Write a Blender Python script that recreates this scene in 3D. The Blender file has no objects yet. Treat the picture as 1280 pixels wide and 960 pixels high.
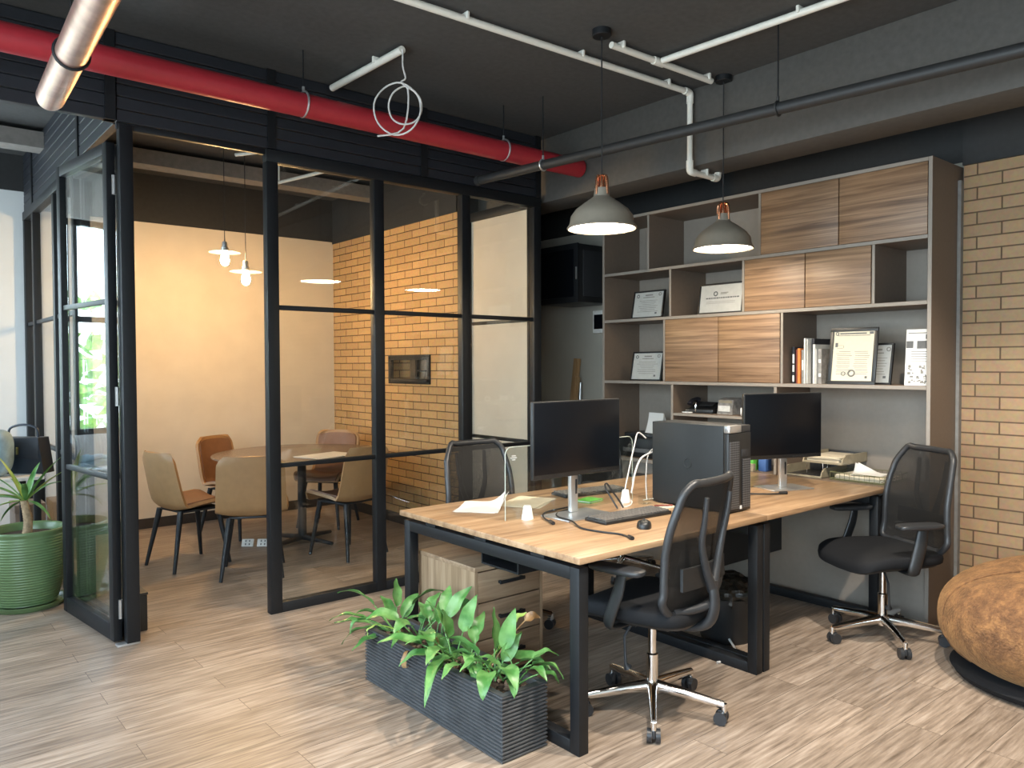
import bpy, bmesh, math, random
from mathutils import Vector, Matrix, Euler
random.seed(7)
R = math.radians
S = bpy.context.scene
COL = S.collection
X0, Y0, Z0 = 'x', 'y', 'z'

# ------------------------------------------------------------------ materials
def nmat(name):
    m = bpy.data.materials.new(name); m.use_nodes = True
    nt = m.node_tree; b = nt.nodes['Principled BSDF']
    return m, nt, b

def lk(nt, a, b): nt.links.new(a, b)

def mat(name, col, rough=.5, metal=0., var=.12, vscale=30, bump=0., bscale=200, spec=.5, coat=0., sheen=0., emis=None, estr=0.):
    m, nt, b = nmat(name)
    b.inputs['Roughness'].default_value = rough
    b.inputs['Metallic'].default_value = metal
    b.inputs['Specular IOR Level'].default_value = spec
    b.inputs['Coat Weight'].default_value = coat
    b.inputs['Sheen Weight'].default_value = sheen
    tc = nt.nodes.new('ShaderNodeTexCoord')
    n = nt.nodes.new('ShaderNodeTexNoise'); n.inputs['Scale'].default_value = vscale; n.inputs['Detail'].default_value = 4
    lk(nt, tc.outputs['Object'], n.inputs['Vector'])
    r = nt.nodes.new('ShaderNodeValToRGB')
    c = Vector(col[:3])
    r.color_ramp.elements[0].position = .3; r.color_ramp.elements[1].position = .7
    r.color_ramp.elements[0].color = (*(c * (1 - var)), 1); r.color_ramp.elements[1].color = (*(c * (1 + var)), 1)
    lk(nt, n.outputs['Fac'], r.inputs['Fac']); lk(nt, r.outputs['Color'], b.inputs['Base Color'])
    if bump:
        n2 = nt.nodes.new('ShaderNodeTexNoise'); n2.inputs['Scale'].default_value = bscale; n2.inputs['Detail'].default_value = 3
        lk(nt, tc.outputs['Object'], n2.inputs['Vector'])
        bp = nt.nodes.new('ShaderNodeBump'); bp.inputs['Strength'].default_value = bump; bp.inputs['Distance'].default_value = .005
        lk(nt, n2.outputs['Fac'], bp.inputs['Height']); lk(nt, bp.outputs['Normal'], b.inputs['Normal'])
    if emis:
        b.inputs['Emission Color'].default_value = (*emis, 1); b.inputs['Emission Strength'].default_value = estr
    return m

def wood(name, dark, mid, light, grain='y', rough=.45, stretch=14, scale=2.2, vein=.5):
    """long wavy grain running along one object axis"""
    m, nt, b = nmat(name); b.inputs['Roughness'].default_value = rough
    tc = nt.nodes.new('ShaderNodeTexCoord'); mp = nt.nodes.new('ShaderNodeMapping')
    sc = [stretch] * 3; sc['xyz'.index(grain)] = 1.
    mp.inputs['Scale'].default_value = sc
    lk(nt, tc.outputs['Object'], mp.inputs['Vector'])
    n = nt.nodes.new('ShaderNodeTexNoise'); n.inputs['Scale'].default_value = scale; n.inputs['Detail'].default_value = 7
    n.inputs['Distortion'].default_value = vein; n.inputs['Roughness'].default_value = .62
    lk(nt, mp.outputs['Vector'], n.inputs['Vector'])
    r = nt.nodes.new('ShaderNodeValToRGB'); e = r.color_ramp.elements
    e[0].position = .33; e[0].color = (*dark, 1); e[1].position = .68; e[1].color = (*light, 1)
    x = e.new(.5); x.color = (*mid, 1)
    lk(nt, n.outputs['Fac'], r.inputs['Fac']); lk(nt, r.outputs['Color'], b.inputs['Base Color'])
    bp = nt.nodes.new('ShaderNodeBump'); bp.inputs['Strength'].default_value = .08; bp.inputs['Distance'].default_value = .003
    lk(nt, n.outputs['Fac'], bp.inputs['Height']); lk(nt, bp.outputs['Normal'], b.inputs['Normal'])
    return m

def brickmat(name, col, mortar, w=.255, h=.0735, axis='y', zoff=0.):
    m, nt, b = nmat(name); b.inputs['Roughness'].default_value = .75
    tc = nt.nodes.new('ShaderNodeTexCoord'); sp = nt.nodes.new('ShaderNodeSeparateXYZ'); cb = nt.nodes.new('ShaderNodeCombineXYZ')
    lk(nt, tc.outputs['Object'], sp.inputs['Vector'])
    ad = nt.nodes.new('ShaderNodeMath'); ad.operation = 'ADD'
    lk(nt, sp.outputs['X'], ad.inputs[0]); lk(nt, sp.outputs['Y'], ad.inputs[1])
    lk(nt, ad.outputs[0], cb.inputs['X'])
    az = nt.nodes.new('ShaderNodeMath'); az.operation = 'ADD'; az.inputs[1].default_value = zoff
    lk(nt, sp.outputs['Z'], az.inputs[0]); lk(nt, az.outputs[0], cb.inputs['Y'])
    bt = nt.nodes.new('ShaderNodeTexBrick')
    bt.inputs['Scale'].default_value = 1; bt.inputs['Brick Width'].default_value = w; bt.inputs['Row Height'].default_value = h
    bt.inputs['Mortar Size'].default_value = .0042; bt.inputs['Mortar Smooth'].default_value = .15; bt.inputs['Bias'].default_value = 0
    c = Vector(col)
    bt.inputs['Color1'].default_value = (*(c * .88), 1); bt.inputs['Color2'].default_value = (*(c * 1.1), 1); bt.inputs['Mortar'].default_value = (*mortar, 1)
    lk(nt, cb.outputs['Vector'], bt.inputs['Vector'])
    n = nt.nodes.new('ShaderNodeTexNoise'); n.inputs['Scale'].default_value = 40; n.inputs['Detail'].default_value = 5
    lk(nt, tc.outputs['Object'], n.inputs['Vector'])
    mx = nt.nodes.new('ShaderNodeMixRGB'); mx.blend_type = 'OVERLAY'; mx.inputs['Fac'].default_value = .25
    lk(nt, bt.outputs['Color'], mx.inputs['Color1']); lk(nt, n.outputs['Color'], mx.inputs['Color2'])
    hs = nt.nodes.new('ShaderNodeHueSaturation'); hs.inputs['Saturation'].default_value = 1.
    lk(nt, mx.outputs['Color'], hs.inputs['Color']); lk(nt, hs.outputs['Color'], b.inputs['Base Color'])
    iv = nt.nodes.new('ShaderNodeMath'); iv.operation = 'MULTIPLY_ADD'; iv.inputs[1].default_value = -1; iv.inputs[2].default_value = 1
    lk(nt, bt.outputs['Fac'], iv.inputs[0])
    bp = nt.nodes.new('ShaderNodeBump'); bp.inputs['Strength'].default_value = .7; bp.inputs['Distance'].default_value = .006
    lk(nt, iv.outputs[0], bp.inputs['Height']); lk(nt, bp.outputs['Normal'], b.inputs['Normal'])
    return m

def floormat():
    m, nt, b = nmat('oak_plank_floor'); b.inputs['Specular IOR Level'].default_value = .45
    tc = nt.nodes.new('ShaderNodeTexCoord')
    bt = nt.nodes.new('ShaderNodeTexBrick'); bt.offset = .37; bt.offset_frequency = 2
    bt.inputs['Scale'].default_value = 1; bt.inputs['Brick Width'].default_value = 1.22; bt.inputs['Row Height'].default_value = .152
    bt.inputs['Mortar Size'].default_value = .0012; bt.inputs['Mortar Smooth'].default_value = .3
    bt.inputs['Color1'].default_value = (.0, .0, .0, 1); bt.inputs['Color2'].default_value = (1, 1, 1, 1); bt.inputs['Mortar'].default_value = (.5, .5, .5, 1)
    lk(nt, tc.outputs['Object'], bt.inputs['Vector'])
    mp = nt.nodes.new('ShaderNodeMapping'); mp.inputs['Scale'].default_value = (1.9, 27, 1)
    lk(nt, tc.outputs['Object'], mp.inputs['Vector'])
    ofs = nt.nodes.new('ShaderNodeVectorMath'); ofs.operation = 'MULTIPLY_ADD'; ofs.inputs[1].default_value = (7, 5, 3)
    lk(nt, bt.outputs['Color'], ofs.inputs[0]); lk(nt, mp.outputs['Vector'], ofs.inputs[2])
    n = nt.nodes.new('ShaderNodeTexNoise'); n.inputs['Scale'].default_value = 2.1; n.inputs['Detail'].default_value = 8; n.inputs['Roughness'].default_value = .60; n.inputs['Distortion'].default_value = .22
    lk(nt, ofs.outputs['Vector'], n.inputs['Vector'])
    r = nt.nodes.new('ShaderNodeValToRGB'); e = r.color_ramp.elements
    e[0].position = .28; e[0].color = (.130, .096, .070, 1); e[1].position = .72; e[1].color = (.44, .362, .290, 1)
    x = e.new(.5); x.color = (.290, .226, .172, 1)
    lk(nt, n.outputs['Fac'], r.inputs['Fac'])
    pl = nt.nodes.new('ShaderNodeMixRGB'); pl.blend_type = 'MULTIPLY'; pl.inputs['Fac'].default_value = 1
    r2 = nt.nodes.new('ShaderNodeValToRGB'); r2.color_ramp.elements[0].color = (.80, .78, .76, 1); r2.color_ramp.elements[1].color = (1.12, 1.11, 1.1, 1)
    lk(nt, bt.outputs['Color'], r2.inputs['Fac'])
    lk(nt, r.outputs['Color'], pl.inputs['Color1']); lk(nt, r2.outputs['Color'], pl.inputs['Color2'])
    sm = nt.nodes.new('ShaderNodeMixRGB'); sm.inputs['Color2'].default_value = (.07, .05, .035, 1)
    lk(nt, bt.outputs['Fac'], sm.inputs['Fac']); lk(nt, pl.outputs['Color'], sm.inputs['Color1'])
    lk(nt, sm.outputs['Color'], b.inputs['Base Color'])
    rr = nt.nodes.new('ShaderNodeMapRange'); rr.inputs['To Min'].default_value = .34; rr.inputs['To Max'].default_value = .52
    lk(nt, n.outputs['Fac'], rr.inputs['Value']); lk(nt, rr.outputs['Result'], b.inputs['Roughness'])
    bp = nt.nodes.new('ShaderNodeBump'); bp.inputs['Strength'].default_value = .12; bp.inputs['Distance'].default_value = .003
    lk(nt, n.outputs['Fac'], bp.inputs['Height']); lk(nt, bp.outputs['Normal'], b.inputs['Normal'])
    return m

def glassmat(name, tint=(.93, .95, .94), f0=.04, k=1.0):
    """architectural sheet glass: Fresnel share of mirror reflection, rest straight through"""
    m = bpy.data.materials.new(name); m.use_nodes = True; nt = m.node_tree
    for n in list(nt.nodes): nt.nodes.remove(n)
    out = nt.nodes.new('ShaderNodeOutputMaterial'); mx = nt.nodes.new('ShaderNodeMixShader')
    t = nt.nodes.new('ShaderNodeBsdfTransparent'); t.inputs['Color'].default_value = (*tint, 1)
    g = nt.nodes.new('ShaderNodeBsdfGlossy'); g.inputs['Roughness'].default_value = 0.0; g.inputs['Color'].default_value = (.97, 1, 1, 1)
    lw = nt.nodes.new('ShaderNodeLayerWeight'); lw.inputs['Blend'].default_value = .5
    p = nt.nodes.new('ShaderNodeMath'); p.operation = 'POWER'; p.inputs[1].default_value = 5
    lk(nt, lw.outputs['Facing'], p.inputs[0])
    ma = nt.nodes.new('ShaderNodeMath'); ma.operation = 'MULTIPLY_ADD'; ma.inputs[1].default_value = (1 - f0) * k; ma.inputs[2].default_value = f0
    lk(nt, p.outputs[0], ma.inputs[0]); lk(nt, ma.outputs[0], mx.inputs['Fac'])
    lk(nt, t.outputs[0], mx.inputs[1]); lk(nt, g.outputs[0], mx.inputs[2]); lk(nt, mx.outputs[0], out.inputs['Surface'])
    return m

def meshfabric(name, col, open_=.35):
    """woven net: tiny open cells between dark threads"""
    m, nt, b = nmat(name); b.inputs['Base Color'].default_value = (*col, 1); b.inputs['Roughness'].default_value = .7
    out = nt.nodes['Material Output']; t = nt.nodes.new('ShaderNodeBsdfTransparent'); mx = nt.nodes.new('ShaderNodeMixShader')
    tc = nt.nodes.new('ShaderNodeTexCoord'); v = nt.nodes.new('ShaderNodeTexVoronoi'); v.inputs['Scale'].default_value = 1100
    lk(nt, tc.outputs['Object'], v.inputs['Vector'])
    lt = nt.nodes.new('ShaderNodeMath'); lt.operation = 'LESS_THAN'; lt.inputs[1].default_value = open_
    lk(nt, v.outputs['Distance'], lt.inputs[0]); lk(nt, lt.outputs[0], mx.inputs['Fac'])
    lk(nt, b.outputs[0], mx.inputs[1]); lk(nt, t.outputs[0], mx.inputs[2]); lk(nt, mx.outputs[0], out.inputs['Surface'])
    return m

def emit(name, col, s):
    m = bpy.data.materials.new(name); m.use_nodes = True; nt = m.node_tree
    for n in list(nt.nodes): nt.nodes.remove(n)
    out = nt.nodes.new('ShaderNodeOutputMaterial'); e = nt.nodes.new('ShaderNodeEmission')
    e.inputs['Color'].default_value = (*col, 1); e.inputs['Strength'].default_value = s
    lk(nt, e.outputs[0], out.inputs['Surface']); return m

def ribmat(name, col, freq, rough=.5):
    """fine horizontal ridges by bump"""
    m, nt, b = nmat(name); b.inputs['Base Color'].default_value = (*col, 1); b.inputs['Roughness'].default_value = rough
    tc = nt.nodes.new('ShaderNodeTexCoord'); w = nt.nodes.new('ShaderNodeTexWave'); w.bands_direction = 'Z'; w.inputs['Scale'].default_value = freq
    lk(nt, tc.outputs['Object'], w.inputs['Vector'])
    bp = nt.nodes.new('ShaderNodeBump'); bp.inputs['Strength'].default_value = .5; bp.inputs['Distance'].default_value = .004
    lk(nt, w.outputs['Fac'], bp.inputs['Height']); lk(nt, bp.outputs['Normal'], b.inputs['Normal'])
    return m

def leafmat(name, c1, c2):
    m, nt, b = nmat(name); b.inputs['Roughness'].default_value = .38
    tc = nt.nodes.new('ShaderNodeTexCoord'); n = nt.nodes.new('ShaderNodeTexNoise'); n.inputs['Scale'].default_value = 16; n.inputs['Detail'].default_value = 3
    lk(nt, tc.outputs['Object'], n.inputs['Vector'])
    r = nt.nodes.new('ShaderNodeValToRGB'); r.color_ramp.elements[0].position = .38; r.color_ramp.elements[1].position = .66
    r.color_ramp.elements[0].color = (*c1, 1); r.color_ramp.elements[1].color = (*c2, 1)
    lk(nt, n.outputs['Fac'], r.inputs['Fac']); lk(nt, r.outputs['Color'], b.inputs['Base Color'])
    b.inputs['Subsurface Weight'].default_value = .0
    return m

def furmat(name):
    m, nt, b = nmat(name); b.inputs['Roughness'].default_value = .85; b.inputs['Sheen Weight'].default_value = .35; b.inputs['Sheen Roughness'].default_value = .4
    b.inputs['Sheen Tint'].default_value = (.9, .5, .2, 1)
    tc = nt.nodes.new('ShaderNodeTexCoord')
    n = nt.nodes.new('ShaderNodeTexNoise'); n.inputs['Scale'].default_value = 11; n.inputs['Detail'].default_value = 10; n.inputs['Roughness'].default_value = .8; n.inputs['Distortion'].default_value = .3
    lk(nt, tc.outputs['Object'], n.inputs['Vector'])
    r = nt.nodes.new('ShaderNodeValToRGB'); e = r.color_ramp.elements
    e[0].position = .34; e[0].color = (.055, .022, .008, 1); e[1].position = .66; e[1].color = (.34, .165, .058, 1)
    x = e.new(.5); x.color = (.165, .075, .028, 1)
    lk(nt, n.outputs['Fac'], r.inputs['Fac']); lk(nt, r.outputs['Color'], b.inputs['Base Color'])
    n2 = nt.nodes.new('ShaderNodeTexNoise'); n2.inputs['Scale'].default_value = 90; n2.inputs['Detail'].default_value = 4
    lk(nt, tc.outputs['Object'], n2.inputs['Vector'])
    bp = nt.nodes.new('ShaderNodeBump'); bp.inputs['Strength'].default_value = .8; bp.inputs['Distance'].default_value = .012
    lk(nt, n2.outputs['Fac'], bp.inputs['Height']); lk(nt, bp.outputs['Normal'], b.inputs['Normal'])
    return m

def perfmat(name):
    m, nt, b = nmat(name); b.inputs['Roughness'].default_value = .45
    tc = nt.nodes.new('ShaderNodeTexCoord'); mp = nt.nodes.new('ShaderNodeMapping'); mp.inputs['Rotation'].default_value = (0, R(45), 0)
    lk(nt, tc.outputs['Object'], mp.inputs['Vector'])
    c = nt.nodes.new('ShaderNodeTexChecker'); c.inputs['Scale'].default_value = 130
    c.inputs['Color1'].default_value = (.10, .10, .105, 1); c.inputs['Color2'].default_value = (.004, .004, .004, 1)
    lk(nt, mp.outputs['Vector'], c.inputs['Vector']); lk(nt, c.outputs['Color'], b.inputs['Base Color'])
    return m

M = {}
M['floor'] = floormat()
M['ceil'] = mat('charcoal_ceiling_paint', (.060, .059, .057), .8, bump=.15, bscale=60)
M['dark'] = mat('dark_upper_wall_paint', (.020, .020, .020), .75, bump=.1, bscale=60)
M['beam'] = mat('grey_beam_paint', (.072, .066, .058), .7, bump=.15, bscale=50)
M['tray'] = mat('pale_beam_grey', (.22, .20, .18), .7)  # even pale grey of the meeting room beam
M['plaster'] = mat('cream_plaster', (.60, .53, .43), .8, var=.04, vscale=5, bump=.1, bscale=90)
M['greywall'] = mat('warm_grey_plaster', (.36, .34, .29), .8, var=.04, vscale=4, bump=.1, bscale=90)
M['white'] = mat('white_plaster', (.62, .63, .62), .8, var=.03, vscale=5)
M['brick'] = brickmat('tan_face_brick', (.33, .21, .112), (.10, .058, .030), w=.25, h=.0695, zoff=.05)
M['trimgrey'] = mat('grey_trim_paint', (.20, .19, .175), .6)
M['brick2'] = brickmat('bulb_warmed_face_brick', (.47, .28, .115), (.095, .050, .022), w=.25, h=.0695, zoff=.05)  # same brick, with the bulbs' warm light put into its colour
M['skirt'] = mat('dark_skirting', (.03, .026, .024), .5)
M['black'] = mat('black_powder_coated_steel', (.007, .008, .0095), .5, spec=.35, var=.08, bump=.04, bscale=400)
M['louver'] = mat('black_louvre_paint', (.013, .015, .020), .5)
M['glass'] = glassmat('clear_sheet_glass', (.955, .965, .96), .042, 1.)
M['acrylic'] = glassmat('clear_acrylic', (.93, .95, .94), .035, .9)
M['edge'] = mat('bright_glass_edge', (.42, .47, .42), .3)
M['red'] = mat('red_pipe_paint', (.34, .020, .030), .38, var=.06)
M['duct'] = mat('copper_toned_steel', (.50, .32, .27), .42, metal=.9, var=.2, vscale=14)
M['dpipe'] = mat('grey_black_pipe_paint', (.022, .022, .022), .55)
M['pvc'] = mat('cream_white_pvc', (.74, .71, .63), .4, var=.03)
M['chrome'] = mat('polished_chrome', (.82, .80, .77), .12, metal=1., var=.03)
M['silver'] = mat('brushed_silver', (.62, .63, .63), .3, metal=.85, var=.05)
M['copper'] = mat('polished_copper', (.80, .38, .22), .22, metal=1., var=.06)
M['shade'] = mat('haze_lightened_enamel', (.21, .18, .14), .5, var=.05)  # taupe lightened: the haze of the lamp glow is put into the colour
M['glow'] = emit('warm_lamp_diffuser', (1., .86, .66), 26)
M['bulb'] = emit('warm_bulb', (1., .62, .26), 450)
M['lam'] = mat('taupe_laminate', (.160, .117, .086), .55, var=.05, vscale=60)
M['lamedge'] = mat('pale_taupe_edge_band', (.25, .215, .18), .5, var=.04)
M['door'] = wood('walnut_toned_veneer', (.105, .056, .028), (.225, .128, .068), (.34, .212, .122), 'y', .45, 34, 1.25, .7)
M['desk'] = wood('light_oak_veneer', (.20, .115, .060), (.33, .205, .112), (.44, .295, .175), 'x', .33, 12, 2.0, .4)
M['ped'] = wood('grey_oak_veneer_upright', (.185, .118, .066), (.285, .192, .115), (.37, .265, .17), 'z', .45, 18, 1.6, .3)
M['pedf'] = wood('grey_oak_veneer', (.165, .105, .06), (.26, .172, .105), (.34, .24, .15), 'x', .45, 14, 1.9, .6)
M['ttop'] = wood('walnut_table_top', (.09, .06, .045), (.14, .098, .075), (.19, .14, .11), 'x', .25, 12, 2)
M['plank'] = wood('raw_pine', (.22, .12, .05), (.34, .20, .09), (.44, .28, .14), 'z', .6, 14, 2)
M['plastic'] = mat('black_plastic', (.012, .0125, .013), .42, var=.08)
M['plasticg'] = mat('charcoal_plastic', (.024, .025, .027), .4, var=.06)
M['fabric'] = mat('black_upholstery', (.012, .0125, .014), .85, var=.2, vscale=300, bump=.25, bscale=700, spec=.2)
M['net'] = meshfabric('black_mesh_net', (.009, .008, .007), .47)
M['tan'] = mat('tan_leatherette', (.37, .215, .098), .5, var=.06, vscale=20, bump=.1, bscale=300)
M['brown'] = mat('brown_leatherette', (.20, .098, .052), .5, var=.08, vscale=20, bump=.1, bscale=300)
M['legdark'] = mat('dark_blue_black_metal', (.012, .015, .019), .45)
M['screen'] = mat('glossy_dark_screen', (.003, .004, .006), .28, var=.02, spec=.3)
M['paper'] = mat('white_paper', (.66, .645, .61), .7, var=.02)
M['shaded_certpaper'] = mat('shaded_certificate_paper', (.40, .39, .36), .6, var=.05)  # white paper greyed: the shade behind its glass is put into the colour
M['cream'] = mat('cream_paper', (.60, .53, .40), .7, var=.03)
M['ink'] = mat('grey_ink', (.10, .10, .10), .7)
M['inkl'] = mat('pale_grey_ink', (.19, .18, .16), .7)
M['frame'] = mat('black_picture_frame', (.012, .011, .010), .4)
M['pot'] = mat('hazed_green_pot_glaze', (.125, .20, .085), .32, var=.1, vscale=8)  # green dulled: veiling haze is put into the glaze colour
M['soil'] = mat('dark_soil', (.045, .030, .020), .95, var=.5, vscale=60, bump=.8, bscale=80)
M['chips'] = mat('wood_chip_mulch', (.21, .135, .085), .9, var=.6, vscale=45, bump=.9, bscale=70)
M['stone'] = mat('charcoal_fibre_cement', (.050, .052, .054), .5, var=.25, vscale=14, bump=.25, bscale=120)
M['leaf'] = leafmat('glossy_green_leaf', (.055, .175, .038), (.16, .33, .10))
M['leaf2'] = leafmat('yellow_green_leaf', (.20, .36, .05), (.38, .50, .12))
M['leafdry'] = leafmat('dry_brown_leaf', (.22, .11, .04), (.42, .27, .13))
M['stem'] = mat('green_stem', (.13, .26, .05), .5)
M['trunk'] = mat('ringed_tan_trunk', (.33, .23, .13), .8, var=.4, vscale=40, bump=.6, bscale=60)
M['fur'] = furmat('brown_long_pile_fabric')
M['perf'] = perfmat('perforated_black_grille')
M['tower'] = mat('dark_grey_computer_case', (.015, .018, .020), .55, var=.04, spec=.3)
M['cable'] = mat('black_cable_rubber', (.010, .010, .011), .5)
M['wcable'] = mat('white_cable_plastic', (.55, .53, .50), .4)
M['wplastic'] = mat('white_plastic', (.75, .74, .70), .35)
M['keys'] = mat('dark_keycaps', (.10, .092, .084), .5)
M['orange'] = mat('orange_book_cloth', (.75, .20, .035), .6)
M['bgrey'] = mat('grey_book_cover', (.24, .22, .20), .6, var=.3, vscale=40)
M['bblack'] = mat('black_book_cover', (.02, .018, .024), .5)
M['bwhite'] = mat('white_book_cover', (.72, .69, .63), .6)
M['bred'] = mat('dark_red_book_cover', (.16, .03, .02), .6)
M['bteal'] = mat('slate_teal_book_cover', (.06, .10, .11), .6)
M['bag'] = mat('navy_black_leather', (.012, .018, .028), .4, var=.1)
M['bagblue'] = mat('pale_blue_nylon', (.30, .42, .48), .55, var=.3, vscale=12, bump=.5, bscale=30)
M['gold'] = mat('gold_metal', (.85, .65, .25), .25, metal=1.)
M['crate'] = mat('grey_cardboard', (.30, .30, .29), .8)
M['olive'] = mat('olive_wire_coating', (.13, .13, .06), .5)
M['traym'] = mat('champagne_tray_plastic', (.29, .245, .165), .4)
M['liner'] = mat('crinkled_black_liner', (.020, .018, .014), .28, var=.4, vscale=40, bump=1., bscale=45)
M['green'] = mat('green_folder', (.10, .42, .05), .5)
M['blue'] = mat('blue_box_card', (.05, .12, .32), .5)
M['foliage'] = leafmat('outdoor_foliage', (.05, .16, .02), (.24, .42, .08))
M['facade'] = mat('pale_facade', (.55, .56, .56), .8)

# ------------------------------------------------------------------ geometry helpers
class MB:
    def __init__(s): s.b = bmesh.new()
    def box(s, x0, x1, y0, y1, z0, z1, bev=0., seg=2, mtx=None):
        r = bmesh.ops.create_cube(s.b, size=1)['verts']
        for v in r:
            v.co = Vector(((x0 + x1) / 2 + v.co.x * (x1 - x0), (y0 + y1) / 2 + v.co.y * (y1 - y0), (z0 + z1) / 2 + v.co.z * (z1 - z0)))
        if bev:
            es = list({e for v in r for e in v.link_edges})
            g = bmesh.ops.bevel(s.b, geom=es, offset=bev, segments=seg, profile=.5, affect='EDGES')
            r = list({v for f in g['faces'] for v in f.verts} | {v for v in r if v.is_valid})
        if mtx is not None: bmesh.ops.transform(s.b, matrix=mtx, verts=r)
        return s
    def tube(s, pts, rad, n=10, smooth=0, cap=True, closed=False, flat=1.):
        P = [Vector(p) for p in pts]
        rd = list(rad) if hasattr(rad, '__len__') else [rad] * len(P)
        if smooth:
            Q, rq = [], []
            L = len(P); rng = L if closed else L - 1
            for i in range(rng):
                if closed: p0, p1, p2, p3 = P[(i - 1) % L], P[i], P[(i + 1) % L], P[(i + 2) % L]
                else: p0, p1, p2, p3 = P[max(i - 1, 0)], P[i], P[i + 1], P[min(i + 2, L - 1)]
                for k in range(smooth):
                    t = k / smooth
                    Q.append(.5 * ((2 * p1) + (p2 - p0) * t + (2 * p0 - 5 * p1 + 4 * p2 - p3) * t * t + (3 * p1 - p0 - 3 * p2 + p3) * t ** 3))
                    rq.append(rd[i] * (1 - t) + rd[(i + 1) % L] * t)
            if not closed: Q.append(P[-1]); rq.append(rd[-1])
            P, rd = Q, rq
        rings = []; L = len(P); N = None
        for i in range(L):
            if closed: T = P[(i + 1) % L] - P[i - 1]
            else: T = P[min(i + 1, L - 1)] - P[max(i - 1, 0)]
            if T.length < 1e-9: T = Vector((0, 0, 1))
            T.normalize()
            if N is None:
                a = Vector((0, 0, 1)) if abs(T.z) < .9 else Vector((1, 0, 0))
                N = (a - T * a.dot(T)).normalized()
            else:
                N = N - T * N.dot(T)
                if N.length < 1e-6: N = T.orthogonal()
                N.normalize()
            B = T.cross(N)
            rings.append([s.b.verts.new(P[i] + (N * math.cos(2 * math.pi * k / n) * flat + B * math.sin(2 * math.pi * k / n)) * rd[i]) for k in range(n)])
        m = L if closed else L - 1
        for i in range(m):
            a, c = rings[i], rings[(i + 1) % L]
            for k in range(n): s.b.faces.new((a[k], a[(k + 1) % n], c[(k + 1) % n], c[k]))
        if cap and not closed:
            s.b.faces.new(list(reversed(rings[0]))); s.b.faces.new(rings[-1])
        return s
    def lathe(s, prof, c=(0, 0, 0), n=32):
        rings = []
        for r, z in prof:
            if r < 1e-6: rings.append([s.b.verts.new((c[0], c[1], c[2] + z))])
            else: rings.append([s.b.verts.new((c[0] + r * math.cos(2 * math.pi * k / n), c[1] + r * math.sin(2 * math.pi * k / n), c[2] + z)) for k in range(n)])
        for a, b in zip(rings, rings[1:]):
            if len(a) == 1 and len(b) == 1: continue
            for k in range(n):
                k2 = (k + 1) % n
                if len(a) == 1: s.b.faces.new((a[0], b[k2], b[k]))
                elif len(b) == 1: s.b.faces.new((a[k], a[k2], b[0]))
                else: s.b.faces.new((a[k], a[k2], b[k2], b[k]))
        return s
    def cyl(s, a, b, r, n=16): return s.tube([a, b], r, n)
    def grid(s, f, nu, nv):
        g = [[s.b.verts.new(f(i / nu, j / nv)) for j in range(nv + 1)] for i in range(nu + 1)]
        for i in range(nu):
            for j in range(nv): s.b.faces.new((g[i][j], g[i + 1][j], g[i + 1][j + 1], g[i][j + 1]))
        return s
    def slab(s, f, nu, nv, off):
        """grid surface with thickness: f(u,v)->point, off(u,v)->offset vector for the other face"""
        A = [[s.b.verts.new(f(i / nu, j / nv)) for j in range(nv + 1)] for i in range(nu + 1)]
        B = [[s.b.verts.new(Vector(f(i / nu, j / nv)) + Vector(off(i / nu, j / nv))) for j in range(nv + 1)] for i in range(nu + 1)]
        for i in range(nu):
            for j in range(nv):
                s.b.faces.new((A[i][j], A[i + 1][j], A[i + 1][j + 1], A[i][j + 1]))
                s.b.faces.new((B[i][j + 1], B[i + 1][j + 1], B[i + 1][j], B[i][j]))
        for i in range(nu):
            s.b.faces.new((A[i + 1][0], A[i][0], B[i][0], B[i + 1][0])); s.b.faces.new((A[i][nv], A[i + 1][nv], B[i + 1][nv], B[i][nv]))
        for j in range(nv):
            s.b.faces.new((A[0][j], A[0][j + 1], B[0][j + 1], B[0][j])); s.b.faces.new((A[nu][j + 1], A[nu][j], B[nu][j], B[nu][j + 1]))
        return s
    def sell(s, c, a, b, h, e1=.6, e2=.6, nu=40, nv=18, warp=None):
        """superellipsoid"""
        def sg(t, e): return math.copysign(abs(t) ** e, t)
        rings = []
        for j in range(nv + 1):
            ph = -math.pi / 2 + math.pi * j / nv
            ring = []
            for i in range(nu):
                th = 2 * math.pi * i / nu
                p = Vector((a * sg(math.cos(ph), e1) * sg(math.cos(th), e2), b * sg(math.cos(ph), e1) * sg(math.sin(th), e2), h * sg(math.sin(ph), e1)))
                if warp: p = warp(p)
                ring.append(s.b.verts.new(Vector(c) + p))
            rings.append(ring)
        for j in range(nv):
            for i in range(nu): s.b.faces.new((rings[j][i], rings[j][(i + 1) % nu], rings[j + 1][(i + 1) % nu], rings[j + 1][i]))
        bmesh.ops.remove_doubles(s.b, verts=list(rings[0]) + list(rings[-1]), dist=1e-5)
        return s
    def prism(s, poly, z0, z1, mtx=None):
        a = [s.b.verts.new((x, y, z0)) for x, y in poly]; b = [s.b.verts.new((x, y, z1)) for x, y in poly]
        n = len(poly)
        s.b.faces.new(list(reversed(a))); s.b.faces.new(b)
        for i in range(n): s.b.faces.new((a[i], a[(i + 1) % n], b[(i + 1) % n], b[i]))
        if mtx is not None: bmesh.ops.transform(s.b, matrix=mtx, verts=a + b)
        return s
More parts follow.
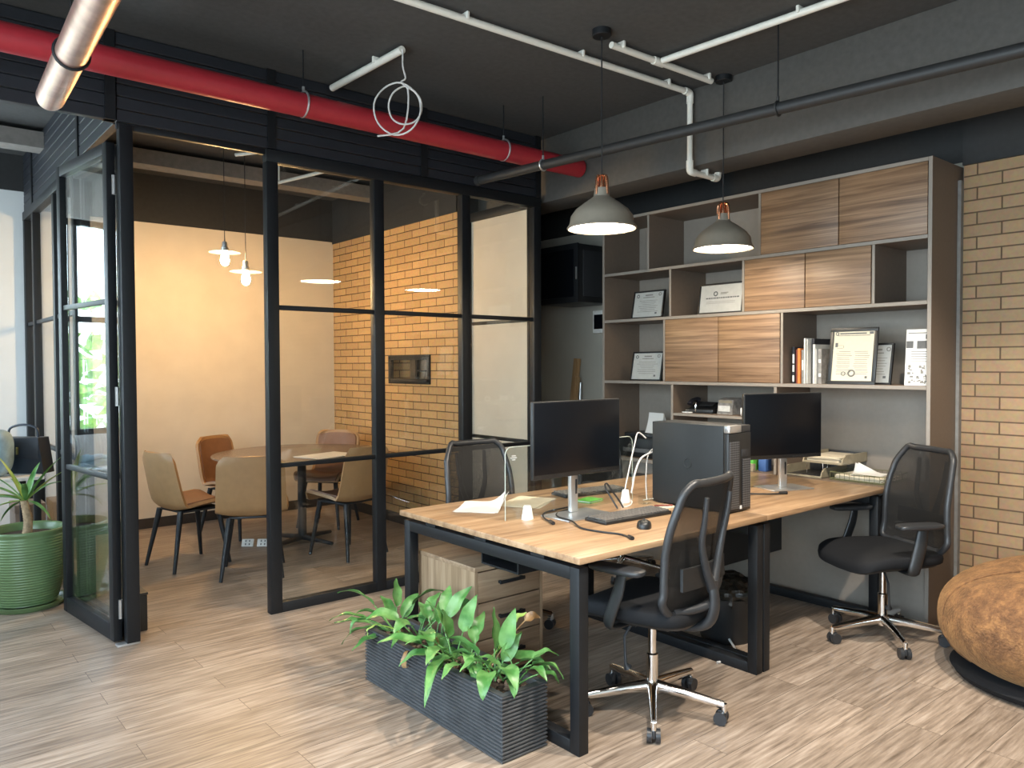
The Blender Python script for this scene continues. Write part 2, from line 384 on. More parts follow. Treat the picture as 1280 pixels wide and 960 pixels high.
    def build(s, name, m, parent=None, world=False, loc=None, smooth=True, ang=35):
        me = bpy.data.meshes.new(name)
        bmesh.ops.recalc_face_normals(s.b, faces=s.b.faces[:])
        s.b.to_mesh(me); s.b.free()
        mi = None
        if world and parent is not None: mi = MW(parent).inverted()
        if mi is not None: me.transform(mi)
        if loc is not None: me.transform(Matrix.Translation(-Vector(loc)))
        for x in (m if isinstance(m, (list, tuple)) else [m]): me.materials.append(M[x] if isinstance(x, str) else x)
        if smooth:
            for p in me.polygons: p.use_smooth = True
            me.set_sharp_from_angle(angle=R(ang))
        o = bpy.data.objects.new(name, me); COL.objects.link(o)
        if parent is not None: o.parent = parent
        if loc is not None: o.location = loc
        return o

def MW(o):
    m = Matrix.LocRotScale(o.location, o.rotation_euler, None)
    return MW(o.parent) @ m if o.parent else m

def tag(o, label, cat, group=None, kind=None):
    o['label'] = label; o['category'] = cat
    if group: o['group'] = group
    if kind: o['kind'] = kind
    return o

def thing(name, label, cat, loc=(0, 0, 0), rz=0., group=None):
    o = bpy.data.objects.new(name, None); COL.objects.link(o)
    o.empty_display_size = .05
    o.location = loc; o.rotation_euler = (0, 0, rz)
    return tag(o, label, cat, group)

def struct(o, **k):
    o['kind'] = 'structure'; return o

def dup(o, parent=None):
    c = o.copy(); COL.objects.link(c)
    if parent is not None: c.parent = parent
    for ch in list(KIDS(o)):
        dup(ch, c)
    return c
def KIDS(o): return [x for x in bpy.data.objects if x.parent == o]

def B(x0, x1, y0, y1, z0, z1, bev=0.): return MB().box(x0, x1, y0, y1, z0, z1, bev)

# ------------------------------------------------------------------ the setting
CEIL = 3.17
XL, XR, YF, YB = -1.25, 4.85, -2.6, 7.4
struct(B(XL - .2, XR + .2, YF - .2, YB + .2, -.12, 0).build('floor', 'floor', smooth=False))
struct(B(XL - .2, XR + .2, YF - .2, YB + .2, CEIL, CEIL + .15).build('ceiling', 'ceil', smooth=False))
# back wall: plaster inside the meeting room, a window further left
struct(B(1.02, XR + .2, YB, YB + .2, 0, 2.74).build('wall_back', 'plaster', smooth=False))
struct(B(.25, 1.02, YB - .01, YB + .2, 2.88, CEIL).build('wall_back_corner_upper', 'dark', smooth=False))
struct(B(.25, 1.02, YB, YB + .2, 0, 2.88).build('wall_back_corner', 'white', smooth=False))
struct(B(1.02, XR + .2, YB - .01, YB + .2, 2.74, CEIL).build('wall_back_upper', 'dark', smooth=False))
w = MB(); w.box(XL - .2, .25, YB, YB + .2, 0, .85); w.box(XL - .2, .25, YB, YB + .2, 2.75, CEIL); w.box(XL - .2, -1.15, YB, YB + .2, .85, 2.75)
struct(w.build('wall_back_left', 'white', smooth=False))
def window(n, x0, x1, z0, z1, y, axis='y', mull=3, transom=None):
    f = MB(); t = .05
    def bx(a0, a1, c0, c1, d=.07):
        if axis == 'y': f.box(a0, a1, y, y + d, c0, c1)
        else: f.box(y - d, y, a0, a1, c0, c1)
    bx(x0, x1, z0, z0 + t); bx(x0, x1, z1 - t, z1)
    for i in range(mull + 1):
        xx = x0 + (x1 - x0 - t) * i / mull; bx(xx, xx + t, z0, z1)
    if transom: bx(x0, x1, transom, transom + t)
    o = struct(f.build('window_%d' % n, 'black', smooth=False))
    g = MB()
    if axis == 'y': g.box(x0 + .02, x1 - .02, y + .03, y + .038, z0 + .02, z1 - .02)
    else: g.box(y - .038, y - .03, x0 + .02, x1 - .02, z0 + .02, z1 - .02)
    g.build('glass_pane', 'glass', o, smooth=False)
    return o
window(1, -1.15, .25, .85, 2.75, YB + .06, 'y', 3, 1.85)
# left wall with a long run of windows
w = MB(); w.box(XL - .2, XL, YF, YB, 0, .6); w.box(XL - .2, XL, YF, YB, 2.75, CEIL); w.box(XL - .2, XL, 3.4, 5.1, .6, 2.75); w.box(XL - .2, XL, 7.1, YB, .6, 2.75); w.box(XL - .2, XL, 5.1, 7.1, .6, .95); w.box(XL - .2, XL, YF, -1.9, .6, 2.75)
struct(w.build('wall_left', 'white', smooth=False))
window(2, -1.9, 3.4, .6, 2.75, XL - .06, 'x', 5, 2.0)
window(4, 5.1, 7.1, .95, 2.75, XL - .06, 'x', 2, 2.0)
w = MB(); w.box(XL - .2, XR + .2, YF - .2, YF, 0, CEIL)
struct(w.build('wall_front', 'white', smooth=False))
# right wall: brick near, grey plaster behind the bookcase and in the corridor, dark band on top
struct(B(4.825, XR + .2, YF, 1.745, 0, 2.585).build('wall_right', 'brick', smooth=False))
struct(B(4.80, XR + .2, YF, 1.745, 2.585, CEIL).build('wall_right_upper', 'dark', smooth=False))
struct(B(4.88, XR + .2, 1.745, YB, 0, 2.62).build('wall_right_corridor', 'greywall', smooth=False))
struct(B(4.87, XR + .2, 1.745, YB, 2.62, CEIL).build('wall_right_corridor_upper', 'dark', smooth=False))
struct(B(4.79, 4.88, 1.746, 1.764, 0, 2.5).build('trim_1', 'trimgrey', smooth=False))
# brick wall inside the meeting room with dark wall above and its opening
w = MB(); y0, y1, z0, z1 = 5.60, 6.27, 1.305, 1.535
w.box(3.75, 3.97, 5.19, y0, 0, 2.72); w.box(3.75, 3.97, y1, YB, 0, 2.72); w.box(3.75, 3.97, y0, y1, 0, z0); w.box(3.75, 3.97, y0, y1, z1, 2.72)
struct(w.build('wall_inner', 'brick2', smooth=False))
struct(B(3.74, 3.98, 5.19, YB, 2.72, CEIL).build('wall_inner_upper', 'dark', smooth=False))
w = MB(); w.box(3.735, 3.77, y0 - .01, y1 + .01, z0 - .015, z0 + .03, .004); w.box(3.735, 3.77, y0 - .01, y1 + .01, z1 - .03, z1 + .015, .004)
w.box(3.735, 3.77, y0 - .01, y0 + .035, z0, z1, .004); w.box(3.735, 3.77, y1 - .035, y1 + .01, z0, z1, .004)
wn = struct(w.build('window_3', 'black'))
MB().box(3.80, 3.806, y0, y1, z0, z1).build('glass_pane', 'glass', wn, smooth=False)
w = MB(); w.box(3.78, 3.80, 5.86, 5.885, z0 + .03, z1 - .03); w.box(3.78, 3.80, y0 + .035, 5.87, 1.40, 1.415)
w.build('glazing_bar', 'black', wn, smooth=False)
# skirtings
struct(B(1.02, 3.75, YB - .015, YB, 0, .09).build('baseboard_back', 'skirt', smooth=False))
struct(B(3.735, 3.75, 5.19, YB - .015, 0, .09).build('baseboard_inner', 'skirt', smooth=False))
# beams
struct(B(3.97, 4.28, YF, YB, 2.69, CEIL, .006).build('ceiling_beam', 'beam'))
struct(B(XL, 3.74, 6.42, 6.60, 3.02, CEIL - .035).build('ceiling_beam_meeting', 'tray', smooth=False))
# outdoor scenery seen through and reflected from the windows
def blob_tree(x, y, h, r, lab):
    t = thing('garden_tree', lab, 'tree', (x, y, -3))
    MB().tube([(0, 0, 0), (.05, .02, h * .4), (0, 0, h * .75)], [.14, .10, .05], 8).build('trunk', 'trunk', t)
    m = MB(); rnd = random.Random(int(x * 100))
    for k in range(340):
        d = Vector((rnd.gauss(0, 1), rnd.gauss(0, 1), rnd.gauss(0, .9))); d.normalize(); d *= r * rnd.uniform(.55, 1.)
        c = Vector((0, 0, h * .8)) + d
        ax = Vector((rnd.uniform(-1, 1), rnd.uniform(-1, 1), rnd.uniform(-.6, .6))).normalized(); bx = ax.orthogonal().normalized()
        l = rnd.uniform(.14, .26)
        v = [m.b.verts.new(c + q) for q in (ax * l, bx * l * .45, -ax * l, -bx * l * .45)]
        m.b.faces.new(v)
    m.build('foliage', 'foliage', t, smooth=False)
blob_tree(-1.2, 11.5, 5.2, 1.6, 'green tree outside the back window, nearest the glass corner')
blob_tree(-5.4, 12.6, 5.6, 1.8, 'green tree outside the back window, further to the left')

# ------------------------------------------------------------------ glass partition of the meeting room
PY = 4.37; T = .035
BARS = (1.80, .87)
def run(root, along, a, fixed, z1=2.64, board=False, T=T):
    """posts at the listed positions along an axis, panes and bars between them"""
    def bx(m, s0, s1, d, z0, z1_, bev=.003):
        if along == 'x': m.box(s0, s1, fixed - d, fixed + d, z0, z1_, bev)
        else: m.box(fixed - d, fixed + d, s0, s1, z0, z1_, bev)
        return m
    for p in a: bx(MB(), p - T, p + T, .03, 0, z1).build('post', 'black', root, True)
    bx(MB(), a[0] - T, a[-1] + T, .032, z1, z1 + .07).build('header', 'black', root, True)
    for p, q in zip(a, a[1:]):
        bx(MB(), p + T, q - T, .028, 0, .06).build('bottom_rail', 'black', root, True)
        for z in BARS: bx(MB(), p + T, q - T, .016, z - .014, z + .014).build('glazing_bar', 'black', root, True)
        bx(MB(), p + T, q - T, .010 if board else .004, .06, z1, 0).build('board' if board else 'glass_pane', 'plaster' if board else 'glass', root, True, smooth=False)
gp = thing('glass_partition', 'black framed glass partition of three tall panels in front of the meeting room', 'partition', (2.84, PY, 0))
run(gp, 'x', [1.82, 2.525, 3.215, 3.88], PY)
gp2 = thing('return_partition', 'black framed return panel with a pale board running back to the inner brick wall', 'partition', (3.88, 4.7, 0))
run(gp2, 'y', [4.42, 5.165], 3.88, board=True, T=.012)
gp3 = thing('glass_partition', 'black framed glass side wall behind the green pot, beyond the folded door', 'partition', (1.02, 6.3, 0))
run(gp3, 'y', [5.27, 6.1, 6.95, 7.36], 1.02)

def louver(label, along, s0, s1, fixed, posts, hor=True):
    t = thing('louvre_screen', label, 'screen', ((s0 + s1) / 2 if along == 'x' else fixed, fixed if along == 'x' else (s0 + s1) / 2, 2.71))
    n = 7; z0, z1 = 2.715, CEIL; p = (z1 - z0) / n
    m = MB()
    for k in range(n):
        za = z0 + k * p
        if along == 'x': m.box(s0, s1, fixed - .022, fixed + .022, za, za + p * .93, .003, 1)
        else: m.box(fixed - .022, fixed + .022, s0, s1, za, za + p * .93, .003, 1)
    m.build('slat_panel', 'louver', t, True)
    for q in posts:
        if along == 'x': MB().box(q - .025, q + .025, fixed - .032, fixed + .03, z0, z1).build('post', 'black', t, True, smooth=False)
        else: MB().box(fixed - .032, fixed + .03, q - .025, q + .025, z0, z1).build('post', 'black', t, True, smooth=False)
    return t
louver('black slatted louvre above the meeting room front, behind the red pipe', 'x', 1.0, 3.92, PY, (1.82, 2.87, 3.89))
louver('black slatted louvre at far left, behind the metal duct', 'x', XL, 1.0, PY, (.97, -.8))
louver('black slatted louvre running back above the glass side wall', 'y', 4.42, YB - .02, 1.02, (5.27, 6.95))

# folded glass door leaves stacked at the left jamb
def leaf_door(p0, p1, label, glass_bars=True):
    d = Vector((p1[0] - p0[0], p1[1] - p0[1], 0)); L = d.length; a = math.atan2(d.y, d.x)
    t = thing('folding_door', label, 'door', (p0[0], p0[1], 0), a, 'folded glass door leaves')
    h, s, th = 2.62, .055, .022
    for x0 in (0, L - s): MB().box(x0, x0 + s, -th, th, .012, h, .003).build('stile', 'black', t)
    MB().box(s, L - s, -th, th, .012, .10, .003).build('bottom_rail', 'black', t)
    MB().box(s, L - s, -th, th, h - .06, h, .003).build('top_rail', 'black', t)
    for z in BARS: MB().box(s, L - s, -.014, .014, z - .014, z + .014, .003).build('glazing_bar', 'black', t)
    MB().box(s, L - s, -.004, .004, .10, h - .06).build('glass_pane', 'glass', t, smooth=False)
    for z in (.18, 1.3, 2.4):
        MB().cyl((-.006, -.012, z - .05), (-.006, -.012, z + .05), .010, 10).build('hinge', 'silver', t)
    return t
leaf_door((.985, 4.42), (.888, 5.20), 'outer folded glass door leaf facing the green pot')
leaf_door((1.045, 4.42), (.960, 5.20), 'inner folded glass door leaf, stacked on the meeting room side')
MB().box(.965, 1.075, 4.345, 4.40, 0, .012, .003).build('floor_pivot', 'silver').__setitem__('label', 'silver floor pivot under the folded door leaves')
o = bpy.data.objects['floor_pivot']; o['category'] = 'door pivot'
t = thing('door_jamb', 'black steel jamb post carrying the folded door leaves', 'post', (1.02, 4.37, 0))
MB().box(1.01, 1.075, 4.34, 4.40, .012, 2.70, .003).build('post', 'black', t, True)
MB().box(1.0, 1.85, 4.355, 4.385, 2.68, 2.712, .003).build('head_track', 'black', t, True)

# ------------------------------------------------------------------ pipes and conduits under the ceiling
def hanger(root, c, r, axis, name='hanger'):
    """split ring round a pipe and its threaded rod to the ceiling"""
    m = MB(); c = Vector(c); n = 20
    ax = Vector(axis).normalized(); u = Vector((0, 0, 1)); v = ax.cross(u)
    m.tube([c + (u * math.cos(2 * math.pi * k / n) + v * math.sin(2 * math.pi * k / n)) * (r + .004) for k in range(n)], .006, 8, closed=True)
    m.cyl(c + u * (r + .004), c + u * (r + .03), .008, 8)
    h = m.build(name, 'silver', root, True)
    MB().cyl(c + u * (r + .02), Vector((c.x, c.y, CEIL)), .004, 8).build('rod', 'black', h, True)
    return h
rp = thing('red_pipe', 'red sprinkler main pipe hung along the meeting room louvre', 'pipe', (1.5, 3.97, 2.88))
MB().tube([(XL + .02, 3.97, 2.88), (3.955, 3.97, 2.868)], .064, 28).build('pipe_run', 'red', rp, True)
for x in (-.6, 1.845, 3.25): hanger(rp, (x, 3.97, 2.88 - (x - 1.5) * .002), .064, (1, 0, 0))
for x in (3.55,): MB().cyl((x, 3.97, 2.80), (x, 3.97, 2.935), .067, 28).build('coupling', 'red', rp, True) if False else None

dk = thing('dark_pipe', 'dark grey pipe crossing in front of the ceiling beam', 'pipe', (3.45, 2.7, 2.735))
def dpx(y): return 3.27 + (4.27 - y) * .115
MB().tube([(dpx(4.27), 4.27, 2.735), (dpx(-2.4), -2.4, 2.735)], .030, 24).build('pipe_run', 'dpipe', dk, True)
MB().tube([(dpx(4.285), 4.285, 2.735), (dpx(4.25), 4.25, 2.735)], .034, 24).build('end_cap', 'dpipe', dk, True)
for y in (3.68, 2.13):
    h = hanger(dk, (dpx(y), y, 2.735), .030, (.114, -1, 0))
    h.data.materials[0] = M['dpipe'] if y < 3 else M['silver']

du = thing('metal_duct', 'copper toned round steel duct ending above the folded door', 'duct', (.6, 3.2, 2.6))
DC = lambda y: (.62 - (3.83 - y) * .042, y, 2.605)
m = MB(); m.tube([DC(3.80), DC(-2.3)], .055, 32, cap=False)
m.tube([DC(3.80), DC(3.83), DC(3.842)], [.055, .050, .038], 32)
m.build('duct_tube', 'duct', du, True)
h = hanger(du, DC(3.22), .055, (.042, 1, 0))
h.data.materials[0] = M['black']

def clip(root, p, ax='x'):
    m = MB(); x, y, z = p
    if ax == 'x': m.box(x - .008, x + .008, y - .026, y + .026, z - .004, CEIL, .004)
    else: m.box(x - .026, x + .026, y - .008, y + .008, z - .004, CEIL, .004)
    m.build('clip', 'pvc', root, True)
CZ = 3.138; CR = .0175
c1 = thing('white_conduit', 'long white conduit that steps down in front of the ceiling beam', 'conduit', (2.9, 3.03, CZ))
CY = 2.985
m = MB(); m.tube([(1.0, 3.10, CZ), (3.90, CY, CZ)], CR, 16); m.tube([(3.935, CY, CZ - .04), (3.935, CY, 2.69)], CR, 16)
m.tube([(3.97, CY, 2.652), (4.20, CY, 2.652)], CR, 16)
m.build('conduit_run', 'pvc', c1, True)
m = MB(); m.tube([(3.88, CY, CZ), (3.925, CY, CZ - .004), (3.935, CY, CZ - .02), (3.935, CY, CZ - .065)], .0225, 16, smooth=4)
m.build('elbow', 'pvc', c1, True)
m = MB(); m.tube([(3.935, CY, 2.72), (3.935, CY, 2.672), (3.945, CY, 2.655), (3.99, CY, 2.652)], .0225, 16, smooth=4); m.build('elbow', 'pvc', c1, True)
m = MB(); m.tube([(4.17, CY, 2.652), (4.205, CY, 2.652), (4.222, CY, 2.66), (4.226, CY, 2.69)], .0225, 16, smooth=4); m.build('elbow', 'pvc', c1, True)
for x in (2.26, 3.02, 3.72): clip(c1, (x, 3.10 - (x - 1.0) * .0397, CZ))
m = MB().box(4.08, 4.096, CY - .026, CY + .026, 2.648, 2.69, .003).build('clip', 'pvc', c1, True)
c2 = thing('white_conduit', 'short white conduit between the two pendant lamp roses', 'conduit', (3.48, 2.80, CZ))
MB().tube([(3.03, 2.805, CZ), (3.875, 2.785, CZ)], CR, 16).build('conduit_run', 'pvc', c2, True)
MB().tube([(3.36, 2.797, CZ), (3.44, 2.795, CZ)], .0225, 16).build('coupling', 'pvc', c2, True)
for x in (3.1, 3.83): clip(c2, (x, 2.80 - (x - 3.0) * .02, CZ))
c3 = thing('white_conduit', 'white conduit branching off towards the right edge of the ceiling', 'conduit', (3.45, 1.6, CZ))
MB().tube([(3.405, 2.77, CZ), (3.475, 1.7, CZ), (3.56, .4, CZ)], CR, 16).build('conduit_run', 'pvc', c3, True)
for y in (1.98, 1.0): clip(c3, (3.405 + (2.77 - y) * .0655, y, CZ), 'y')
c4 = thing('white_conduit', 'short white conduit stub with a loop of cable hanging from it', 'conduit', (2.2, 3.9, CZ))
MB().tube([(2.19, 4.31, CZ), (2.215, 3.555, CZ)], CR + .003, 16).build('conduit_run', 'pvc', c4, True)
clip(c4, (2.20, 3.80, CZ), 'y')
cc = MB(); ctr = Vector((2.2, 3.56, 2.825)); pts = [(2.215, 3.55, CZ), (2.215, 3.55, 3.05), (2.225, 3.54, 2.985)]
vx = Vector((.77, -.64, 0))
for k in range(17):
    a = R(80) - k * R(45); big = k < 9
    r = .125 if big else .088
    off = vx * (-.012 if big else .028) + Vector((0, 0, .0 if big else .01))
    pts.append(ctr + off + vx * r * math.cos(a) + Vector((0, 0, r * 1.1 * math.sin(a))) + Vector((.64, .77, 0)) * (.012 * math.sin(k * 2.)))
pts += [ctr + vx * .02 + Vector((0, 0, -.105)), ctr + vx * -.12 + Vector((0, 0, -.145))]
tag(cc.tube(pts, .0048, 8, smooth=4).build('hanging_cable', 'wcable', loc=(2.2, 3.56, 2.85)), 'white cable coiled in a loop below the short conduit stub', 'cable')
# a short conduit and pale pipe inside the meeting room
c5 = thing('white_conduit', 'short white conduit on the meeting room ceiling above the bulbs', 'conduit', (2.45, 5.9, CZ))
MB().tube([(2.12, 5.72, 3.02), (2.42, 5.2, 3.02)], .014, 12).build('conduit_run', 'pvc', c5, True)
MB().cyl((2.25, 5.495, 3.02), (2.25, 5.495, CEIL), .01, 8).build('clip', 'pvc', c5, True)
c6 = thing('white_conduit', 'long pale conduit crossing the meeting room ceiling behind the glass', 'conduit', (2.9, 5.9, 3.0))
MB().tube([(2.62, 6.35, 2.98), (2.96, 5.0, 3.0)], .014, 12).build('conduit_run', 'pvc', c6, True)
for y in (5.2, 6.2): MB().cyl((2.62 + (6.35 - y) * .252, y, 3.0), (2.62 + (6.35 - y) * .252, y, CEIL), .008, 8).build('clip', 'pvc', c6, True)

# ------------------------------------------------------------------ pendant lamps
def pendant(x, y, z, label):
    t = thing('pendant_lamp', label, 'lamp', (x, y, z), 0, 'taupe pendant lamps over the desk')
    MB().lathe([(0, CEIL - z - .034), (.046, CEIL - z - .034), (.05, CEIL - z - .03), (.05, CEIL - z), (0, CEIL - z)], n=28).build('ceiling_rose', 'black', t)
    MB().cyl((0, 0, .27), (0, 0, CEIL - z - .03), .0035, 8).build('cord', 'cable', t)
    r0 = .177
    prof = [(r0, 0), (r0 + .003, .006), (r0 - .012, .03), (.160, .065), (.135, .10), (.094, .132), (.060, .155), (.042, .168), (.036, .21), (.0, .212)]
    inner = [(.0, .19), (.033, .19), (.04, .165), (.089, .127), (.130, .096), (.155, .062), (r0 - .016, .028), (r0 - .004, 0)]
    m = MB(); m.lathe(prof + [(p[0], p[1]) for p in inner[1:]] + [(r0, 0)], n=48)
    m.build('lamp_shade', 'shade', t)
    c = MB()
    c.lathe([(0, .212), (.018, .212), (.018, .262), (.012, .275), (0, .275)], n=16)
    h = c.build('lamp_holder', 'copper', t)
    k = MB()
    for s in (-1, 1): k.tube([(.037 * s, 0, .175), (.038 * s, 0, .235), (.030 * s, 0, .268), (0, 0, .275)], .007, 10, smooth=4)
    for s in (-1, 1): k.tube([(0, .037 * s, .175), (0, .038 * s, .235), (0, .030 * s, .268), (0, 0, .275)], .007, 10, smooth=4)
    k.build('copper_yoke', 'copper', t)
    MB().lathe([(0, .006), (r0 - .014, .006), (r0 - .02, .012), (0, .02)], n=40).build('diffuser', 'glow', t)
    return t
pendant(2.915, 2.765, 2.155, 'left taupe pendant lamp over the desk, glowing above the first monitor')
pendant(3.94, 2.745, 2.145, 'right taupe pendant lamp over the desk, in front of the bookcase doors')

def bulb_lamp(x, y, z, label):
    t = thing('bulb_pendant', label, 'lamp', (x, y, z), 0, 'bare bulb pendants in the meeting room')
    MB().cyl((0, 0, .11), (0, 0, CEIL - z), .003, 8).build('cord', 'cable', t)
    MB().lathe([(0, CEIL - z - .02), (.04, CEIL - z - .02), (.04, CEIL - z), (0, CEIL - z)], n=20).build('ceiling_rose', 'black', t)
    MB().lathe([(0, .115), (.017, .115), (.02, .10), (.02, .075), (.027, .07), (.027, .045), (0, .045)], n=20).build('socket', 'silver', t)
    MB().lathe([(.022, .05), (.118, .034), (.118, .030), (.022, .042)], n=36).build('disc_shade', 'silver', t)
    MB().lathe([(0, .045), (.016, .04), (.022, .02), (.030, -.01), (.033, -.03), (.027, -.055), (.012, -.07), (0, -.073)], n=20).build('bulb', 'bulb', t)
    return t
bulb_lamp(2.14, 6.03, 2.305, 'upper left bare bulb pendant with a flat metal disc in the meeting room')
bulb_lamp(2.265, 5.93, 2.155, 'lower right bare bulb pendant with a flat metal disc in the meeting room')

# ------------------------------------------------------------------ meeting table and chairs
tb = thing('meeting_table', 'round walnut topped table in the middle of the glass meeting room', 'table', (2.75, 6.02, 0))
MB().lathe([(0, .715), (.66, .715), (.70, .722), (.705, .73), (.70, .738), (0, .738)], n=64).build('table_top', 'ttop', tb)
MB().lathe([(0, .02), (.035, .02), (.035, .70), (.16, .712), (0, .715)], n=24).build('pedestal', 'legdark', tb)
for k in range(4):
    a = R(20 + 90 * k); MB().tube([(0, 0, .035), (.33 * math.cos(a), .33 * math.sin(a), .016)], [.026, .014], 10).build('foot', 'legdark', tb)
def sheet(name, label, x, y, z, w, d, rz, n=3, cat='paper', group=None, m='paper', curl=.0, thick=.0012):
    o = MB()
    for k in range(n):
        mt = Matrix.Translation((random.uniform(-.008, .008), random.uniform(-.008, .008), k * thick)) @ Matrix.Rotation(R(random.uniform(-4, 4)) * (1 if n > 1 else 0), 4, 'Z')
        o.slab(lambda u, v: mt @ Vector(((u - .5) * w, (v - .5) * d, curl * (max(0, u - .55) ** 2) * 4 * max(0, v - .3))), 8, 8, lambda u, v: (0, 0, thick * .9))
    ob = o.build(name, m, smooth=False); ob.location = (x, y, z); ob.rotation_euler = (0, 0, rz)
    return tag(ob, label, cat, group)
sheet('paper_stack', 'white papers lying on the round meeting table', 2.80, 5.66, .7395, .42, .30, R(20), 4)

def meeting_chair():
    t = thing('meeting_chair', '', 'chair', (0, 0, 0), 0, 'tan leatherette chairs round the meeting table')
    # side profile, chair faces +x
    prof = [(.235, .425), (.225, .452), (.17, .462), (.05, .452), (-.08, .440), (-.155, .447), (-.19, .485), (-.212, .56), (-.232, .66), (-.25, .76), (-.265, .85)]
    def pt(u):
        q = u * (len(prof) - 1); i = min(int(q), len(prof) - 2); f = q - i
        return prof[i][0] * (1 - f) + prof[i + 1][0] * f, prof[i][1] * (1 - f) + prof[i + 1][1] * f
    def half(u):
        if u < .12: return .195 + .03 * math.sqrt(u / .12)
        if u < .6: return .225 + .010 * math.sin((u - .12) / .48 * math.pi)
        if u < .93: return .225 - .012 * (u - .6) / .33
        return .213 - .05 * ((u - .93) / .07) ** 2
    def surf(u, v):
        x, z = pt(u); w = (v - .5) * 2; y = half(u) * w
        e = abs(w) ** 2.4
        s = min(1, max(0, (u - .40) / .2))
        return Vector((x + e * .045 * s, y, z + e * .045 * (1 - s) * min(1, u / .15) + e * .008 * s - abs(w) ** 3 * .030 * max(0, (u - .78) / .22)))
    def nrm(u, v):
        a = surf(min(u + .02, 1), v) - surf(max(u - .02, 0), v); b = surf(u, min(v + .02, 1)) - surf(u, max(v - .02, 0))
        n = a.cross(b); n.normalize(); return n
    s = 1 if nrm(.3, .5).z < 0 else -1
    MB().slab(surf, 40, 16, lambda u, v: nrm(u, v) * s * .022).build('shell', 'tan', t, ang=60)
    inner = lambda u, v: surf(.03 + u * .94, .05 + v * .90) - nrm(.03 + u * .94, .05 + v * .90) * s * .001
    MB().slab(inner, 40, 16, lambda u, v: -nrm(.03 + u * .94, .05 + v * .90) * s * .012).build('inner_pad', 'brown', t, ang=60)
    MB().box(-.14, .17, -.15, .15, .405, .422, .006).build('under_frame', 'legdark', t)
    for sx, sy in ((1, 1), (1, -1), (-1, 1), (-1, -1)):
        MB().tube([(.145 * sx, .145 * sy, .415), (.215 * sx - .01, .20 * sy, .0)], [.021, .012], 14).build('leg', 'legdark', t)
    return t
proto = meeting_chair()
MC = [((1.80, 5.88), 12, 'tan meeting chair at the left of the round table, seen from its side'),
      ((2.07, 5.34), 66, 'tan meeting chair nearest the open doorway, its back to the camera'),
      ((2.84, 5.40), 104, 'tan meeting chair behind the glass, to the right of the partition post'),
      ((2.42, 6.62), -60, 'brown faced meeting chair at the back wall, behind the round table'),
      ((3.22, 6.50), 218, 'tan meeting chair at the far side of the table beside the brick wall')]
for i, (p, a, lab) in enumerate(MC):
    c = proto if i == 0 else dup(proto)
    c.location = (p[0], p[1], 0); c.rotation_euler = (0, 0, R(a)); c['label'] = lab

# floor outlets and the small dark box by the jamb
fo = thing('floor_outlet', 'pair of white power sockets on the meeting room floor under the table', 'socket', (2.37, 6.08, 0))
for k, dx in enumerate((-.06, .06)):
    q = MB(); q.box(-.048, .048, -.006, .006, 0, .062, .004, mtx=Matrix.Translation((2.37 + dx * .8, 6.08 - dx * .65, 0)) @ Matrix.Rotation(R(-40), 4, 'Z') @ Matrix.Rotation(R(-25), 4, 'X'))
    f = q.build('face_plate', 'wplastic', fo, True)
    q = MB()
    for dz in (.018, .044):
        for s in (-.018, .012): q.box(s, s + .008, -.009, -.005, dz - .007, dz + .007, mtx=Matrix.Translation((2.37 + dx * .8, 6.08 - dx * .65, 0)) @ Matrix.Rotation(R(-40), 4, 'Z') @ Matrix.Rotation(R(-25), 4, 'X'))
    q.build('slot', 'ink', f, True, smooth=False)
sb = thing('doorstop_box', 'small black box on the floor behind the folded door', 'box', (1.13, 4.62, 0))
MB().box(1.09, 1.16, 4.53, 4.70, 0, .20, .006).build('case', 'plastic', sb, True); MB().box(1.087, 1.163, 4.525, 4.705, .20, .215, .004).build('lid', 'plasticg', sb, True)

# ------------------------------------------------------------------ the desk
dx0, dx1, dy0, dy1, dz = 1.985, 4.44, 1.995, 3.24, .75
dkx = thing('workstation_desk', 'long light oak workstation desk on black steel loop legs', 'desk', ((dx0 + dx1) / 2, 2.6, 0))
MB().box(dx0, 3.222, dy0, dy1, dz - .025, dz, .002).build('desktop', 'desk', dkx, True)
MB().box(3.226, dx1, dy0, dy1, dz - .025, dz, .002).build('desktop', 'desk', dkx, True)
def loop(x):
    m = MB(); w = .025; a, b = dy0 + .018, dy1 - .018; t = .05
    m.box(x - w, x + w, a, a + t, 0, .705, .003); m.box(x - w, x + w, b - t, b, 0, .705, .003)
    m.box(x - w, x + w, a + t, b - t, 0, .05, .003); m.box(x - w, x + w, a + t, b - t, .655, .705, .003)
    return m
for x in (2.025, 3.192, 3.252, 4.405): loop(x).build('leg_frame', 'black', dkx, True)
m = MB()
for x in (2.025, 3.22, 4.405):
    for y in (2.25, 2.62, 3.0): m.box(x - .02, x + .02, y - .04, y + .04, .705, .725)
m.build('spacer', 'black', dkx, True, smooth=False)
for y in (2.33, 2.92):
    MB().box(2.05, 3.167, y - .02, y + .02, .665, .705).build('cross_beam', 'black', dkx, True, smooth=False)
    MB().box(3.277, 4.38, y - .02, y + .02, .665, .705).build('cross_beam', 'black', dkx, True, smooth=False)
for a, b in ((2.12, 3.1), (3.34, 4.32)):
    m = MB(); m.box(a, b, 2.50, 2.76, .56, .568); m.box(a, b, 2.50, 2.508, .568, .66); m.box(a, b, 2.752, 2.76, .568, .66)
    m.build('cable_tray', 'black', dkx, True, smooth=False)
# modesty panels hanging across the far half
MB().box(3.29, 4.36, 2.60, 2.618, .30, .66).build('modesty_panel', 'plastic', dkx, True, smooth=False)

